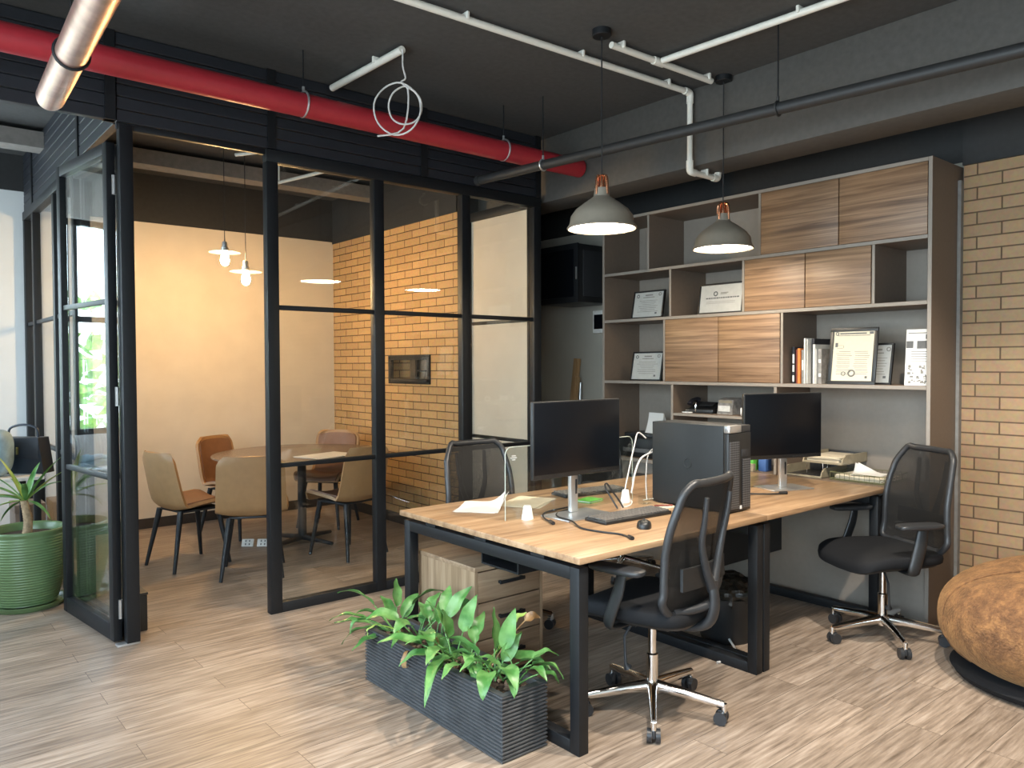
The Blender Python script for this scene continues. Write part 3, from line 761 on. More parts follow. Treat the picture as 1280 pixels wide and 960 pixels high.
# drawer pedestal
pd = thing('drawer_pedestal', 'grey oak drawer pedestal under the near end of the desk', 'drawer unit', (2.27, 3.0, 0))
px0, px1, py0, py1, pz = 2.07, 2.48, 2.745, 3.20, .55
m = MB(); m.box(px0, px0 + .018, py0, py1, .03, pz - .022); m.box(px1 - .018, px1, py0, py1, .03, pz - .022); m.box(px0 + .018, px1 - .018, py1 - .015, py1, .03, pz - .022); m.box(px0 + .018, px1 - .018, py0 + .02, py1 - .015, .03, .05)
m.build('carcass', 'ped', pd, True, smooth=False)
MB().box(px0 - .002, px1 + .002, py0 - .004, py1 + .002, pz - .022, pz, .002).build('top_panel', 'pedf', pd, True)
for k, (a, b) in enumerate(((.385, .522), (.215, .379), (.04, .209))):
    d = MB().box(px0 + .02, px1 - .02, py0 - .001, py0 + .018, a, b, .0015).build('drawer', 'pedf', pd, True)
    h = MB(); zc = (a + b) / 2 + .01; xc = (px0 + px1) / 2
    h.box(xc - .075, xc + .075, py0 - .026, py0 - .016, zc - .008, zc + .008, .003); h.box(xc - .07, xc - .058, py0 - .018, py0 + .001, zc - .006, zc + .006); h.box(xc + .058, xc + .07, py0 - .018, py0 + .001, zc - .006, zc + .006)
    h.build('handle', 'black', d, True)
for x, y in ((px0 + .04, py0 + .05), (px1 - .04, py0 + .05), (px0 + .04, py1 - .05), (px1 - .04, py1 - .05)):
    MB().lathe([(0, 0), (.02, 0), (.02, .03), (0, .03)], (x, y, 0), 12).build('foot', 'plastic', pd, True)

# ------------------------------------------------------------------ office chairs
def caster(mt):
    m = MB()
    for s in (-1, 1):
        m.cyl((-.012, s * .008, .027), (-.012, s * .026, .027), .027, 18)
    return m
def office_chair():
    t = thing('office_chair', '', 'chair', (0, 0, 0), 0, 'black mesh office chairs around the desk')
    for k in range(5):
        e = MB(); L = .30
        # hollow section chrome spoke
        e.tube([(.02, 0, .105), (.12, 0, .098), (L, 0, .078)], [.022, .018, .013], 12, flat=1.25)
        e.cyl((L, 0, .05), (L, 0, .085), .011, 12)
        lg = e.build('base_leg', 'chrome', t); lg.rotation_euler = (0, 0, R(72 * k))
        c = caster(None)
        c.box(-.026, .012, -.007, .007, .022, .056, .004)
        co = c.build('caster', 'plasticg', lg); co.location = (L, 0, 0)
    MB().lathe([(0, .075), (.032, .075), (.036, .085), (.036, .118), (.030, .124), (0, .124)], n=24).build('hub', 'chrome', t)
    MB().lathe([(0, .12), (.025, .12), (.025, .24), (.017, .245), (.017, .385), (0, .385)], n=20).build('gas_column', 'chrome', t)
    m = MB(); m.box(-.12, .10, -.075, .075, .372, .418, .012); m.box(-.02, .02, -.16, .16, .395, .418, .006)
    mech = m.build('tilt_mechanism', 'plastic', t)
    MB().tube([(.02, -.07, .39), (.03, -.17, .388), (.035, -.22, .38)], [.006, .006, .012], 10).build('lever', 'plastic', mech)
    MB().tube([(.05, .07, .385), (.06, .12, .33), (.055, .12, .22), (.05, .11, .20)], [.006, .006, .006, .018], 10).build('tension_knob', 'plasticg', mech)
    # seat cushion with waterfall front
    def warp(p):
        q = p.copy(); f = max(0, q.x - .10)
        q.z -= f * f * 1.6; q.z += .015 * abs(q.y / .25) ** 2
        q.y *= 1 - .10 * max(0, -q.x / .25)
        return q
    MB().sell((.02, 0, .452), .255, .25, .040, .45, .42, 48, 14, warp).build('seat', 'fabric', t, ang=50)
    MB().sell((.015, 0, .425), .235, .225, .020, .4, .42, 36, 8, warp).build('seat_pan', 'plastic', t, ang=50)
    # backrest
    prof = [(0., -.215, .485), (.15, -.232, .56), (.32, -.228, .64), (.5, -.228, .73), (.68, -.242, .82), (.85, -.266, .91), (1., -.292, 1.0)]
    def pz(v):
        for a, b in zip(prof, prof[1:]):
            if v <= b[0] + 1e-9:
                f = (v - a[0]) / (b[0] - a[0]); f2 = f
                return a[1] * (1 - f2) + b[1] * f2, a[2] * (1 - f) + b[2] * f
        return prof[-1][1:]
    def hw(v): return .238 - .022 * v - .030 * max(0, (v - .6) / .4) ** 2 - .02 * max(0, 1 - v / .1) ** 2
    def surf(u, v):
        x, z = pz(v); w = (u - .5) * 2
        return Vector((x + .045 * w * w * (1 - .4 * v), hw(v) * w, z))
    MB().slab(lambda u, v: surf(.02 + .96 * u, .02 + .96 * v), 16, 24, lambda u, v: (.002, 0, 0)).build('mesh_back', 'net', t, ang=60)
    pts = []
    for k in range(9): pts.append(surf(k / 8 * .84 + .08, 0))
    for k in range(1, 13): pts.append(surf(1, .03 + k / 12 * .91))
    for k in range(9): pts.append(surf(.92 - k / 8 * .84, 1))
    for k in range(1, 13): pts.append(surf(0, .94 - k / 12 * .91))
    MB().tube(pts, .0165, 12, smooth=3, closed=True).build('back_frame', 'plasticg', t, ang=60)
    # lumbar band behind the net and the curved rear spine
    MB().slab(lambda u, v: surf(.12 + .76 * u, .20 + .18 * v) + Vector((-.022, 0, 0)), 12, 6, lambda u, v: (-.012, 0, 0)).build('lumbar_support', 'plastic', t)
    sp = MB()
    sp.tube([(-.06, 0, .398), (-.17, 0, .392), (-.255, 0, .425), (-.283, 0, .50), (-.275, 0, .60)], [.024, .028, .030, .028, .024], 14, smooth=5, flat=.7)
    for s in (-1, 1):
        sp.tube([(-.275, 0, .56), (-.270, s * .05, .66), (-.272, s * .085, .76), (-.290, s * .095, .86), (-.300, s * .10, .945)], [.022, .017, .014, .012, .010], 10, smooth=4)
        sp.tube([(-.262, 0, .50), (-.235, s * .08, .492), (-.195, s * .165, .492)], [.02, .016, .013], 10, smooth=4)
    sp.build('spine', 'plasticg', t, ang=60)
    for s in (-1, 1):
        a = MB(); a.tube([(.02, s * .15, .405), (.03, s * .255, .410), (.035, s * .275, .44), (-.005, s * .268, .56), (-.02, s * .265, .635)], [.018, .022, .030, .031, .026], 14, smooth=4, flat=.42)
        ar = a.build('armrest', 'plastic', t, ang=60)
        p = MB(); p.sell((.0, s * .268, .652), .125, .045, .015, .5, .55, 32, 10); p.build('arm_pad', 'plasticg', ar, ang=50)
    return t
oc = office_chair()
OC = [((2.52, 2.10), 99, 50, 'black mesh office chair pulled up to the near side of the desk, seen from behind'),
      ((4.11, 1.86), 152, .6, 'black mesh office chair beside the brown bean bag'),
      ((2.73, 3.37), 268, 32, 'black mesh office chair on the far side of the desk behind the papers'),
      ((4.02, 3.62), 275, 10, 'black mesh office chair on the far side of the desk, hidden behind the first monitor')]
for i, (p, a, off, lab) in enumerate(OC):
    c = oc if i == 0 else dup(oc)
    c.location = (p[0], p[1], 0); c.rotation_euler = (0, 0, R(a)); c['label'] = lab
    k = 0
    for ch in KIDS(c):
        if ch.name.startswith('base_leg'):
            ch.rotation_euler = (0, 0, R(72 * k + off)); k += 1

# ------------------------------------------------------------------ things on the desk
def monitor(label, cx, cy, rz, w, h, zb, cs, base, col):
    """screen centre, rotation, column (dx,dy) from the screen in its own frame"""
    t = thing('computer_monitor', label, 'monitor', (cx, cy, dz), rz, 'black monitors on the desk')
    zb -= dz
    b = MB(); b.box(-w / 2, w / 2, -.012, .010, zb, zb + h, .004)
    b.box(-w / 2 + .08, w / 2 - .08, .008, .042, zb + .06, zb + h - .05, .014)
    hs = b.build('housing', 'plastic', t)
    MB().box(-w / 2 + .006, w / 2 - .006, -.0135, -.0115, zb + .022, zb + h - .006, .0005).build('screen', 'screen', hs)
    k = MB()
    for j in range(5): k.box(w / 2 - .20 + j * .022, w / 2 - .187 + j * .022, -.014, -.0115, zb + .008, zb + .012)
    k.build('button_row', 'plasticg', hs, smooth=False)
    c = MB(); c.box(cs - .024, cs + .024, .05, .075, .008, zb + h * .55, .006); c.build('stand_column', 'silver', t)
    MB().box(cs - .03, cs + .03, .036, .054, zb + h * .35, zb + h * .55, .004).build('vesa_mount', 'plastic', t)
    MB().box(cs + .004, cs + .016, .0485, .0505, zb - .10, zb - .03, .001).build('cable_slot', 'plasticg', t)
    q = base; MB().box(q[0], q[1], q[2], q[3], 0, .008, .003).build('stand_base', 'silver', t)
    return t
monitor('black monitor at the near end of the desk, behind the keyboard', 2.535, 2.565, 0, .565, .35, .944, .035, (-.135, .165, -.085, .105), None)
monitor('black monitor on the far end of the desk, right of the computer tower', 3.915, 2.335, R(-20), .525, .365, .932, .055, (-.07, .20, -.03, .16), None)

kb = thing('keyboard', 'black keyboard lying in front of the near monitor', 'keyboard', (2.70, 2.388, dz), R(-3))
MB().box(-.215, .215, -.07, .07, 0, .016, .005).build('case', 'plastic', kb)
m = MB()
for r in range(6):
    y = .052 - r * .0205
    if r == 5:
        ks = [(-.205, .055), (-.145, .02), (-.12, .02), (-.095, .12), (.03, .02), (.055, .03)] + [(.09 + .021 * k, .018) for k in range(3)] + [(.155 + .018 * k, .016) for k in range(3)]
    else:
        ks = [(-.205 + .0195 * k, .0165) for k in range(15)] + [(.092 + .0185 * k, .0155) for k in range(3)] + [(.150 + .0175 * k, .0145) for k in range(4)]
    for x, w_ in ks: m.box(x, min(x + w_, .212), y - .0085, y + .0085, .015, .023, .0018, 1)
m.build('keycaps', 'keys', kb)
ms = thing('computer_mouse', 'black computer mouse on the desk right of the keyboard', 'mouse', (2.585, 2.20, dz), R(-50))
def mwarp(p):
    q = p.copy(); q.z = max(q.z, -.004); q.z *= 1 - .3 * (q.y / .058); return q
MB().sell((0, 0, .004), .032, .058, .030, .8, .8, 28, 14, mwarp).build('shell', 'plastic', ms, ang=60)
MB().tube([(0, .03, .028), (0, .042, .025)], .005, 10).build('scroll_wheel', 'plasticg', ms)

sheet('paper_sheet', 'white sheets with a curled corner at the near left end of the desk', 2.335, 3.035, dz + .0005, .21, .297, R(-50), 2, curl=.10)
sheet('paper_sheet', 'cream document behind the acrylic screen on the desk', 2.60, 2.985, dz + .0005, .21, .297, R(-62), 3, m='cream')

# acrylic divider with rounded corner, held by two white feet
ac = thing('acrylic_screen', 'clear acrylic divider standing along the middle of the desk', 'desk divider', (2.63, 2.685, dz))
ax0, ax1, az0, az1, ar = 2.20, 3.06, dz + .004, 1.085, .035
poly = [(ax0, az0)] + [(ax1, az0)] + [(ax1 - ar + ar * math.cos(a), az1 - ar + ar * math.sin(a)) for a in [math.pi / 2 * k / 8 for k in range(9)]] + [(ax0 + ar - ar * math.sin(a), az1 - ar + ar * math.cos(a)) for a in [math.pi / 2 * k / 8 for k in range(9)]]
mt = Matrix(((1, 0, 0, 0), (0, 0, 1, 2.685), (0, 1, 0, 0), (0, 0, 0, 1)))
MB().prism(poly, -.003, .003, mt).build('panel', 'acrylic', ac, True, smooth=False)
MB().tube([(x, 2.685, z) for x, z in poly[1:] + poly[:1]], .002, 6).build('polished_edge', 'edge', ac, True)
m = MB()
for zz, a, b in ((1.045, 2.236, 2.262), (1.036, 2.228, 2.270), (1.027, 2.238, 2.262)):
    n = int((b - a) / .005)
    for k in range(n): m.box(a + k * .005, a + k * .005 + .0036, 2.6805, 2.682, zz - .0022, zz + .0022)
m.build('etched_mark', 'paper', ac, True, smooth=False)
for x in (2.315, 2.985):
    f = MB(); f.lathe([(0, 0), (.030, 0), (.030, .004), (.020, .058), (.016, .064), (0, .064)], n=24)
    bmesh.ops.scale(f.b, vec=(1, .8, 1), verts=f.b.verts[:])
    bmesh.ops.translate(f.b, vec=(x, 2.665, dz), verts=f.b.verts[:])
    f.build('foot_clamp', 'wplastic', ac, True)

# computer tower
tw = thing('computer_tower', 'large dark grey computer tower standing on the middle of the desk', 'computer', (3.19, 2.35, dz))
tx0, tx1, ty0, ty1, tz1 = 3.10, 3.285, 2.125, 2.585, 1.166
MB().box(tx0, tx1, ty0 + .03, ty1, dz + .006, tz1, .004).build('case', 'tower', tw, True)
MB().box(tx0, tx1, ty0, ty0 + .029, dz + .006, tz1 - .035, .004).build('front_bezel', 'plastic', tw, True)
MB().box(tx0 + .008, tx0 + .085, ty0 - .003, ty0, dz + .02, tz1 - .075, .001).build('front_grille', 'perf', tw, True, smooth=False)
MB().box(tx0 + .112, tx1 - .008, ty0 - .003, ty0, dz + .02, tz1 - .16, .001).build('front_grille', 'perf', tw, True, smooth=False)
MB().box(tx0 + .002, tx0 + .10, ty0 - .004, ty0 + .03, tz1 - .034, tz1 + .001, .004).build('carry_handle', 'silver', tw, True)
MB().box(tx0 + .102, tx1 - .002, ty0 + .002, ty0 + .03, tz1 - .034, tz1 - .001, .003).build('top_bezel', 'plasticg', tw, True)
MB().box(tx0 + .105, tx1 - .025, ty0 - .0025, ty0, tz1 - .15, tz1 - .115, .001).build('drive_bay', 'plasticg', tw, True)
MB().box(tx0 + .092, tx0 + .106, ty0 - .004, ty0, dz + .015, dz + .032, .001).build('sticker', 'paper', tw, True, smooth=False)
n = 24; MB().tube([(tx0 - .001, 2.36 + .022 * math.cos(2 * math.pi * k / n), .97 + .022 * math.sin(2 * math.pi * k / n)) for k in range(n)], .0022, 6, closed=True).build('side_emblem', 'tower', tw, True)
for y in (ty0 + .05, ty1 - .05):
    MB().box(tx0 + .01, tx1 - .01, y - .02, y + .02, dz, dz + .007).build('foot', 'plastic', tw, True, smooth=False)

# second keyboard on the far side, folder, notes, little glass block
k2 = thing('keyboard', 'black keyboard under tangled cables on the far side of the desk', 'keyboard', (3.05, 2.98, dz), R(172))
MB().box(-.215, .215, -.07, .07, 0, .016, .005).build('case', 'plastic', k2)
kc = [o for o in KIDS(kb) if o.name.startswith('keycaps')][0].copy(); COL.objects.link(kc); kc.parent = k2
fd = thing('green_folder', 'bright green folder lying on the desk behind the near monitor', 'folder', (2.86, 2.80, dz), R(10))
MB().box(-.06, .06, -.045, .045, 0, .003, .001).build('cover', 'green', fd); MB().box(-.056, .058, -.042, .043, .003, .009, .001).build('pages', 'paper', fd); MB().box(-.06, .06, -.045, .045, .009, .012, .001).build('cover', 'green', fd)
nt_ = thing('sticky_notes', 'pale yellow sticky notes at the foot of the computer tower', 'notes', (3.03, 2.44, dz), R(-15))
MB().box(-.04, .04, -.04, .04, 0, .006, .001).build('pad', 'cream', nt_); MB().tube([(-.06, .01, .010), (.03, -.015, .010)], .004, 8).build('pencil', 'bred', nt_)
gb = thing('card_holder', 'small clear acrylic card holder beside the computer tower', 'holder', (3.02, 2.56, dz), R(-5))
m = MB(); m.box(-.035, .035, -.018, .018, 0, .004); m.box(-.035, .035, .014, .018, .004, .045); m.box(-.035, .035, -.018, -.015, .004, .025)
m.build('tray', 'acrylic', gb, smooth=False)
MB().tube([(-.036, -.018, .027), (.036, -.018, .027)], .0016, 6).build('polished_edge', 'edge', gb)

def cable(name, label, pts, r=.004, m='cable', ends=None, cat='cable', smooth=6):
    t = thing(name, label, cat, pts[0])
    MB().tube(pts, r, 8, smooth=smooth).build('cord', m, t, True)
    if ends:
        for p, q in ends: MB().tube([p, q], [r * 1.9, r * 2.1], 10).build('plug', m if m == 'cable' else 'wplastic', t, True)
    return t
zc = dz + .0045
cable('power_cable', 'black cable snaking along the near edge of the desk', [(2.62, 2.70, zc), (2.50, 2.66, zc), (2.42, 2.57, zc + .006), (2.40, 2.46, zc + .006), (2.35, 2.35, zc), (2.36, 2.24, zc), (2.385, 2.16, zc), (2.37, 2.09, zc)], .0042, ends=[((2.372, 2.10, zc + .003), (2.355, 2.065, zc + .003))])
cable('display_cable', 'short black cable with a plug at the left of the monitor stand', [(2.70, 2.74, zc), (2.54, 2.73, zc), (2.42, 2.67, zc + .006), (2.36, 2.60, zc + .004), (2.335, 2.53, zc)], .0042, ends=[((2.337, 2.535, zc + .003), (2.315, 2.49, zc + .003))])
cable('usb_cable', 'two black cables standing up behind the keyboard', [(2.80, 2.55, zc), (2.79, 2.58, .80), (2.775, 2.61, .855), (2.775, 2.60, .875), (2.80, 2.59, .84), (2.83, 2.565, .785), (2.84, 2.55, zc)], .0045)
cable('charger_cable', 'white cable looping down from the computer tower to the desk', [(3.14, 2.66, 1.07), (3.10, 2.68, 1.10), (3.06, 2.67, 1.04), (2.98, 2.64, .91), (2.90, 2.60, .80), (2.86, 2.57, zc + .002), (2.90, 2.565, zc), (2.96, 2.60, zc + .003), (2.99, 2.63, zc + .01)], .0036, 'wcable')
cable('network_cable', 'thick white cable arching from the tower to the white desk clamp', [(3.16, 2.63, 1.0), (3.09, 2.65, .97), (3.03, 2.64, .90), (3.0, 2.63, .835), (2.995, 2.635, .80)], .005, 'wcable')
cable('mains_cable', 'pale cable hanging behind the computer tower', [(3.20, 2.63, 1.03), (3.17, 2.67, .98), (3.14, 2.66, .86), (3.12, 2.64, .78), (3.10, 2.62, zc)], .0035, 'wcable')
cable('monitor_cable', 'black cable with a silver plug in front of the far monitor', [(3.66, 2.62, zc), (3.70, 2.50, zc), (3.66, 2.40, zc), (3.72, 2.32, zc), (3.79, 2.27, zc)], .0042, ends=[((3.785, 2.272, zc + .004), (3.825, 2.25, zc + .004))])

# ------------------------------------------------------------------ bookcase
bc = thing('bookcase', 'tall taupe wall bookcase with staggered walnut doors', 'bookcase', (4.66, 3.0, 0))
sx0, sx1, sy0, sy1, sz = 4.45, 4.875, 1.765, 4.215, 2.585; t_ = .02
def panel(name, x0, x1, y0, y1, z0, z1, m='lam'):
    o = MB().box(x0, x1, y0, y1, z0, z1, .0012, 1).build(name, ['lam', 'lamedge'], bc, True)
    for p in o.data.polygons:
        if p.normal.x < -.9: p.material_index = 1
    return o
panel('side_panel', sx0, sx1, sy0, sy0 + .022, 0, sz); panel('side_panel', sx0, sx1, sy1 - .022, sy1, 0, sz)
panel('back_panel', sx1 - .01, sx1, sy0 + .022, sy1 - .022, .1, sz - .02)
ia, ib = sy0 + .022, sy1 - .022
zA, zB, zC, zD = 2.165, 1.805, 1.335, .75
panel('top_panel', sx0, sx1, sy0 + .022, sy1 - .022, sz - .022, sz)
for z in (zA, zB, zC): panel('shelf', sx0, sx1 - .01, ia, ib, z - .022, z)
panel('counter', sx0, sx1 - .01, ia, ib, zD - .03, zD - .001)
panel('divider', sx0 + .002, sx1 - .01, 3.745, 3.763, zA, sz - .022); panel('divider', sx0 + .002, sx1 - .01, 2.815, 2.833, zA, sz - .022)
panel('divider', sx0 + .002, sx1 - .01, 3.54, 3.558, zB, zA - .022); panel('divider', sx0 + .002, sx1 - .01, 2.935, 2.953, zB, zA - .022); panel('divider', sx0 + .002, sx1 - .01, 2.075, 2.093, zB, zA - .022)
panel('divider', sx0 + .002, sx1 - .01, 3.595, 3.613, zC, zB - .022); panel('divider', sx0 + .002, sx1 - .01, 2.652, 2.670, zC, zB - .022)
panel('divider', sx0 + .002, sx1 - .01, 3.52, 3.54, zD, zC - .022); panel('divider', sx0 + .002, sx1 - .01, 2.695, 2.715, zD, zC - .022)
panel('shelf', sx0 + .002, sx1 - .01, 2.715, 3.52, 1.09, 1.11)
panel('base_panel', sx0 + .045, sx0 + .063, ia, ib, 0, zD - .03)
for (a, b, z0, z1) in ((2.294, 2.811, zA, sz - .024), (1.79, 2.288, zA, sz - .024), (2.507, 2.931, zB, zA - .024), (2.097, 2.501, zB, zA - .024), (3.138, 3.591, zC, zB - .024), (2.674, 3.132, zC, zB - .024)):
    MB().box(sx0 - .002, sx0 + .016, a, b, z0 + .002, z1, .0015).build('door', 'door', bc, True)

# framed certificates leaning on the shelves; local frame: face looks to -x, y across, z up
def picture(label, y0, y1, z, h, x, tilt, rz=0., fr=.012, art='lines', paper='shaded_certpaper'):
    w = y1 - y0
    t = thing('framed_certificate', label, 'frame', (x, (y0 + y1) / 2, z), rz, 'certificates in black frames on the bookcase')
    t.rotation_euler = (0, R(tilt), rz)
    m = MB(); d = .016
    m.box(0, d, -w / 2, w / 2, 0, fr, .002); m.box(0, d, -w / 2, w / 2, h - fr, h, .002); m.box(0, d, -w / 2, -w / 2 + fr, fr, h - fr, .002); m.box(0, d, w / 2 - fr, w / 2, fr, h - fr, .002)
    m.box(d * .6, d, -w / 2 + fr, w / 2 - fr, fr, h - fr)
    m.build('frame', 'frame', t)
    p = MB().box(.005, .008, -w / 2 + fr, w / 2 - fr, fr, h - fr).build('certificate', paper, t, smooth=False)
    k = MB(); L = MB(); f = .0045; rnd = random.Random(int(y0 * 1000))
    iw, ih = w - 2 * fr, h - 2 * fr
    def bar(mb, cy, cz, bw, bh): mb.box(f - .0004, f + .0006, cy - bw / 2, cy + bw / 2, cz - bh / 2, cz + bh / 2)
    def disc(mb, cy, cz, r, hole=0):
        mb.tube([(f, cy + r * math.cos(2 * math.pi * q / 20), cz + r * math.sin(2 * math.pi * q / 20)) for q in range(20)], r * .28, 6, closed=True)
    if art == 'logo':
        disc(k, iw * .13, h * .66, .014)
        bar(L, -iw * .08, h * .68, iw * .18, .006); bar(L, -iw * .06, h * .645, iw * .15, .005)
        y = iw * .36
        while y > -iw * .38:
            q = rnd.uniform(.008, .02); bar(k, y - q / 2, h * .52, q, .009); y -= q + .004
        for j in range(2): bar(L, .0, h * (.40 - j * .05), iw * .7, .002)
    elif art == 'portrait':
        bar(k, iw * .02, h * .90, iw * .66, .008); disc(k, iw * .42, h * .90, .009); bar(k, -iw * .43, h * .905, iw * .1, .014)
        bar(L, 0, h * .865, iw * .8, .004)
        bar(k, iw * .42, h * .70, .016, .026); L.box(f - .0004, f + .0006, iw * .36 - .03, iw * .36 - .028, h * .64, h * .69); bar(L, iw * .33, h * .69, .035, .002); bar(L, iw * .33, h * .64, .035, .002)
        for j in range(12):
            z_ = h * (.58 - j * .036)
            for s in (-1, 1): bar(L, s * iw * .22 + rnd.uniform(-.006, .006), z_, iw * rnd.uniform(.28, .38), .0028)
        disc(L, 0., h * .20, .018); disc(L, iw * .2, h * .19, .011); bar(k, -iw * .36, h * .13, .014, .014)
    else:
        disc(k, iw * .38, h * .82, .011); disc(L, -iw * .38, h * .85, .011)
        bar(L, 0, h * .84, iw * .26, .010); bar(L, 0, h * .76, iw * .4, .006)
        for j in range(7): bar(L, 0, h * (.64 - j * .065), iw * rnd.uniform(.4, .75), .003)
        bar(k, -iw * .3, h * .18, .018, .014)
    k.build('print', 'ink', p, smooth=False); L.build('fine_print', 'inkl', p, smooth=False)
    # the art sits on the certificate, which is a child of the root with no offset
    b = MB(); b.box(d, d + .004, -.03, .03, .02, h * .75, mtx=Matrix.Translation((0, 0, 0)))
    b.build('easel_back', 'frame', t, smooth=False)
    return t
picture('black framed certificate in the left bay of the second shelf row', 3.665, 3.965, zB, .215, 4.50, 11)
picture('white framed certificate with a round logo, in front of the walnut doors', 2.975, 3.335, zB, .215, 4.485, 8, art='logo')
picture('black framed certificate in the left bay of the third shelf row', 3.685, 3.985, zC, .225, 4.51, 11)
picture('large upright framed document beside the books', 2.10, 2.385, zC, .345, 4.505, 9, rz=R(3), fr=.022, art='portrait', paper='cream')
picture('thin grey backed frame behind the large upright document', 2.045, 2.225, zC, .25, 4.60, 9, rz=R(-6))

# books
def book(label, y, th, h, d, cov, x=4.53, tilt=0., pages='cream', zz=None, spine=None):
    t = thing('book', label, 'book', (x, y, zC if zz is None else zz), 0, 'books standing on the bookcase')
    t.rotation_euler = (R(tilt), 0, 0)
    m = MB(); m.box(0, d, -th / 2, -th / 2 + .0022, 0, h); m.box(0, d, th / 2 - .0022, th / 2, 0, h); m.box(0, .0025, -th / 2, th / 2, 0, h, .0008)
    c = m.build('cover', cov, t, smooth=False)
    MB().box(.003, d - .004, -th / 2 + .0022, th / 2 - .0022, .003, h - .004).build('pages', pages, t, smooth=False)
    if spine:
        k = MB()
        for z0, z1 in spine: k.box(-.0006, .0004, -th * .32, th * .32, h * z0, h * z1)
        k.build('spine_print', 'bwhite' if cov in ('bblack', 'bgrey', 'bred', 'bteal') else 'ink', c, smooth=False)
    return t
book('black book with pale marks on its spine, leftmost on the shelf', 2.625, .020, .232, .17, 'bblack', spine=((.55, .8), (.32, .5), (.05, .22)))
book('dark red book next to the orange one', 2.603, .012, .215, .17, 'bred')
book('orange book standing on the open shelf', 2.584, .020, .222, .17, 'orange', x=4.525)
book('brown black book right of the orange book', 2.562, .016, .212, .18, 'bgrey', spine=((.4, .7),))
book('tall white book with a thin spine', 2.543, .012, .285, .21, 'bwhite', x=4.52)
book('tall pale book beside the tall white one', 2.529, .009, .278, .21, 'bwhite', x=4.525)
book('tall black book with its top showing behind the pale ones', 2.508, .018, .282, .22, 'bblack', x=4.56)
book('white slip case book in the middle of the row', 2.486, .016, .245, .20, 'bwhite', x=4.53)
book('thin cream magazine standing beside the slip case', 2.470, .008, .218, .20, 'bwhite', x=4.525)
book('grey patterned catalogue standing in the row', 2.448, .026, .216, .20, 'bgrey', x=4.53, spine=((.2, .3), (.6, .7)))
book('grey magazine leaning at the right end of the row', 2.400, .008, .215, .19, 'bwhite', x=4.535, tilt=9)
book('slate coloured booklet leaning last in the row', 2.384, .009, .19, .18, 'bteal', x=4.55, tilt=11)
# brochure standing at the right end
br = thing('brochure', 'printed brochure with photo panels standing at the right end of the shelf', 'brochure', (4.52, 1.865, zC))
br.rotation_euler = (0, R(5), 0)
MB().box(0, .004, -.07, .070, 0, .318).build('sheet', 'paper', br, smooth=False)
m = MB()
m.box(-.0006, .0004, -.066, -.035, .262, .288); m.box(-.0006, .0004, -.066, .01, .208, .252); m.box(-.0006, .0004, .03, .068, .212, .252)
for j in range(5): m.box(-.0006, .0004, -.05 + .008 * (j % 2), .04, .190 - j * .014, .193 - j * .014)
m.build('photo_print', 'ink', br, smooth=False)
m = MB(); rnd = random.Random(4)
for j in range(34): 
    a, b = rnd.uniform(-.066, .05), rnd.uniform(.004, .105); m.box(-.0006, .0004, a, a + rnd.uniform(.006, .018), b, b + rnd.uniform(.004, .016))
m.box(-.0006, .0004, -.05, .06, .294, .299)
m.build('fine_print', 'inkl', br, smooth=False)

# low shelf: desk phone, calculator, white clip; below: small boxes; left bay: note card
ph = thing('desk_phone', 'black desk telephone on the low shelf of the bookcase', 'telephone', (4.60, 3.36, 1.11), R(8))
m = MB(); m.box(-.08, .08, -.11, .11, 0, .03, .008); m.prism([(-.07, .02), (.08, .02), (.08, .075)], -.10, .10, Matrix(((1, 0, 0, 0), (0, 0, 1, 0), (0, 1, 0, 0), (0, 0, 0, 1))))
m.build('body', 'plastic', ph)
MB().tube([(-.05, .085, .06), (-.03, .085, .082), (.04, .085, .095), (.07, .085, .088)], [.022, .014, .014, .022], 12, smooth=3).build('handset', 'bblack', ph)
MB().box(-.02, .05, -.085, .02, .062, .066, mtx=Matrix.Rotation(R(-18), 4, 'Y')).build('keypad', 'plasticg', ph, smooth=False)
MB().tube([(-.085, .02, .012), (-.086, .02, .05), (-.082, .018, .075)], [.004, .009, .005], 8).build('chrome_hook', 'chrome', ph)
cl = thing('desk_calculator', 'grey desk calculator with a sloped top on the low shelf', 'calculator', (4.62, 3.155, 1.11), R(-5))
MB().prism([(-.06, 0), (.06, 0), (.075, .09), (.03, .115), (-.045, .10)], -.065, .065, Matrix(((1, 0, 0, 0), (0, 0, 1, 0), (0, 1, 0, 0), (0, 0, 0, 1)))).build('body', 'bgrey', cl, smooth=False)
MB().box(-.052, -.046, -.055, .055, .078, .096).build('display', 'traym', cl, smooth=False)
MB().box(-.066, -.058, -.05, .05, .02, .06).build('key_panel', 'bwhite', cl, smooth=False)
nb = thing('notepad', 'small white notepad at the left of the low shelf', 'notepad', (4.53, 3.44, 1.11), R(10))
MB().box(-.03, .03, -.04, .04, 0, .008, .001).build('pages', 'paper', nb); MB().box(-.03, .03, .03, .042, .008, .010).build('binding', 'ink', nb, smooth=False)
wc = thing('tape_roll', 'white tape roll at the right end of the low shelf', 'tape', (4.50, 2.985, 1.11), R(30))
MB().tube([(.022 * math.cos(2 * math.pi * k / 20), 0, .028 + .022 * math.sin(2 * math.pi * k / 20)) for k in range(20)], .006, 8, closed=True, flat=1.).build('roll', 'wplastic', wc)
MB().tube([(.014 * math.cos(2 * math.pi * k / 20), 0, .028 + .014 * math.sin(2 * math.pi * k / 20)) for k in range(20)], .003, 8, closed=True).build('core', 'crate', wc)
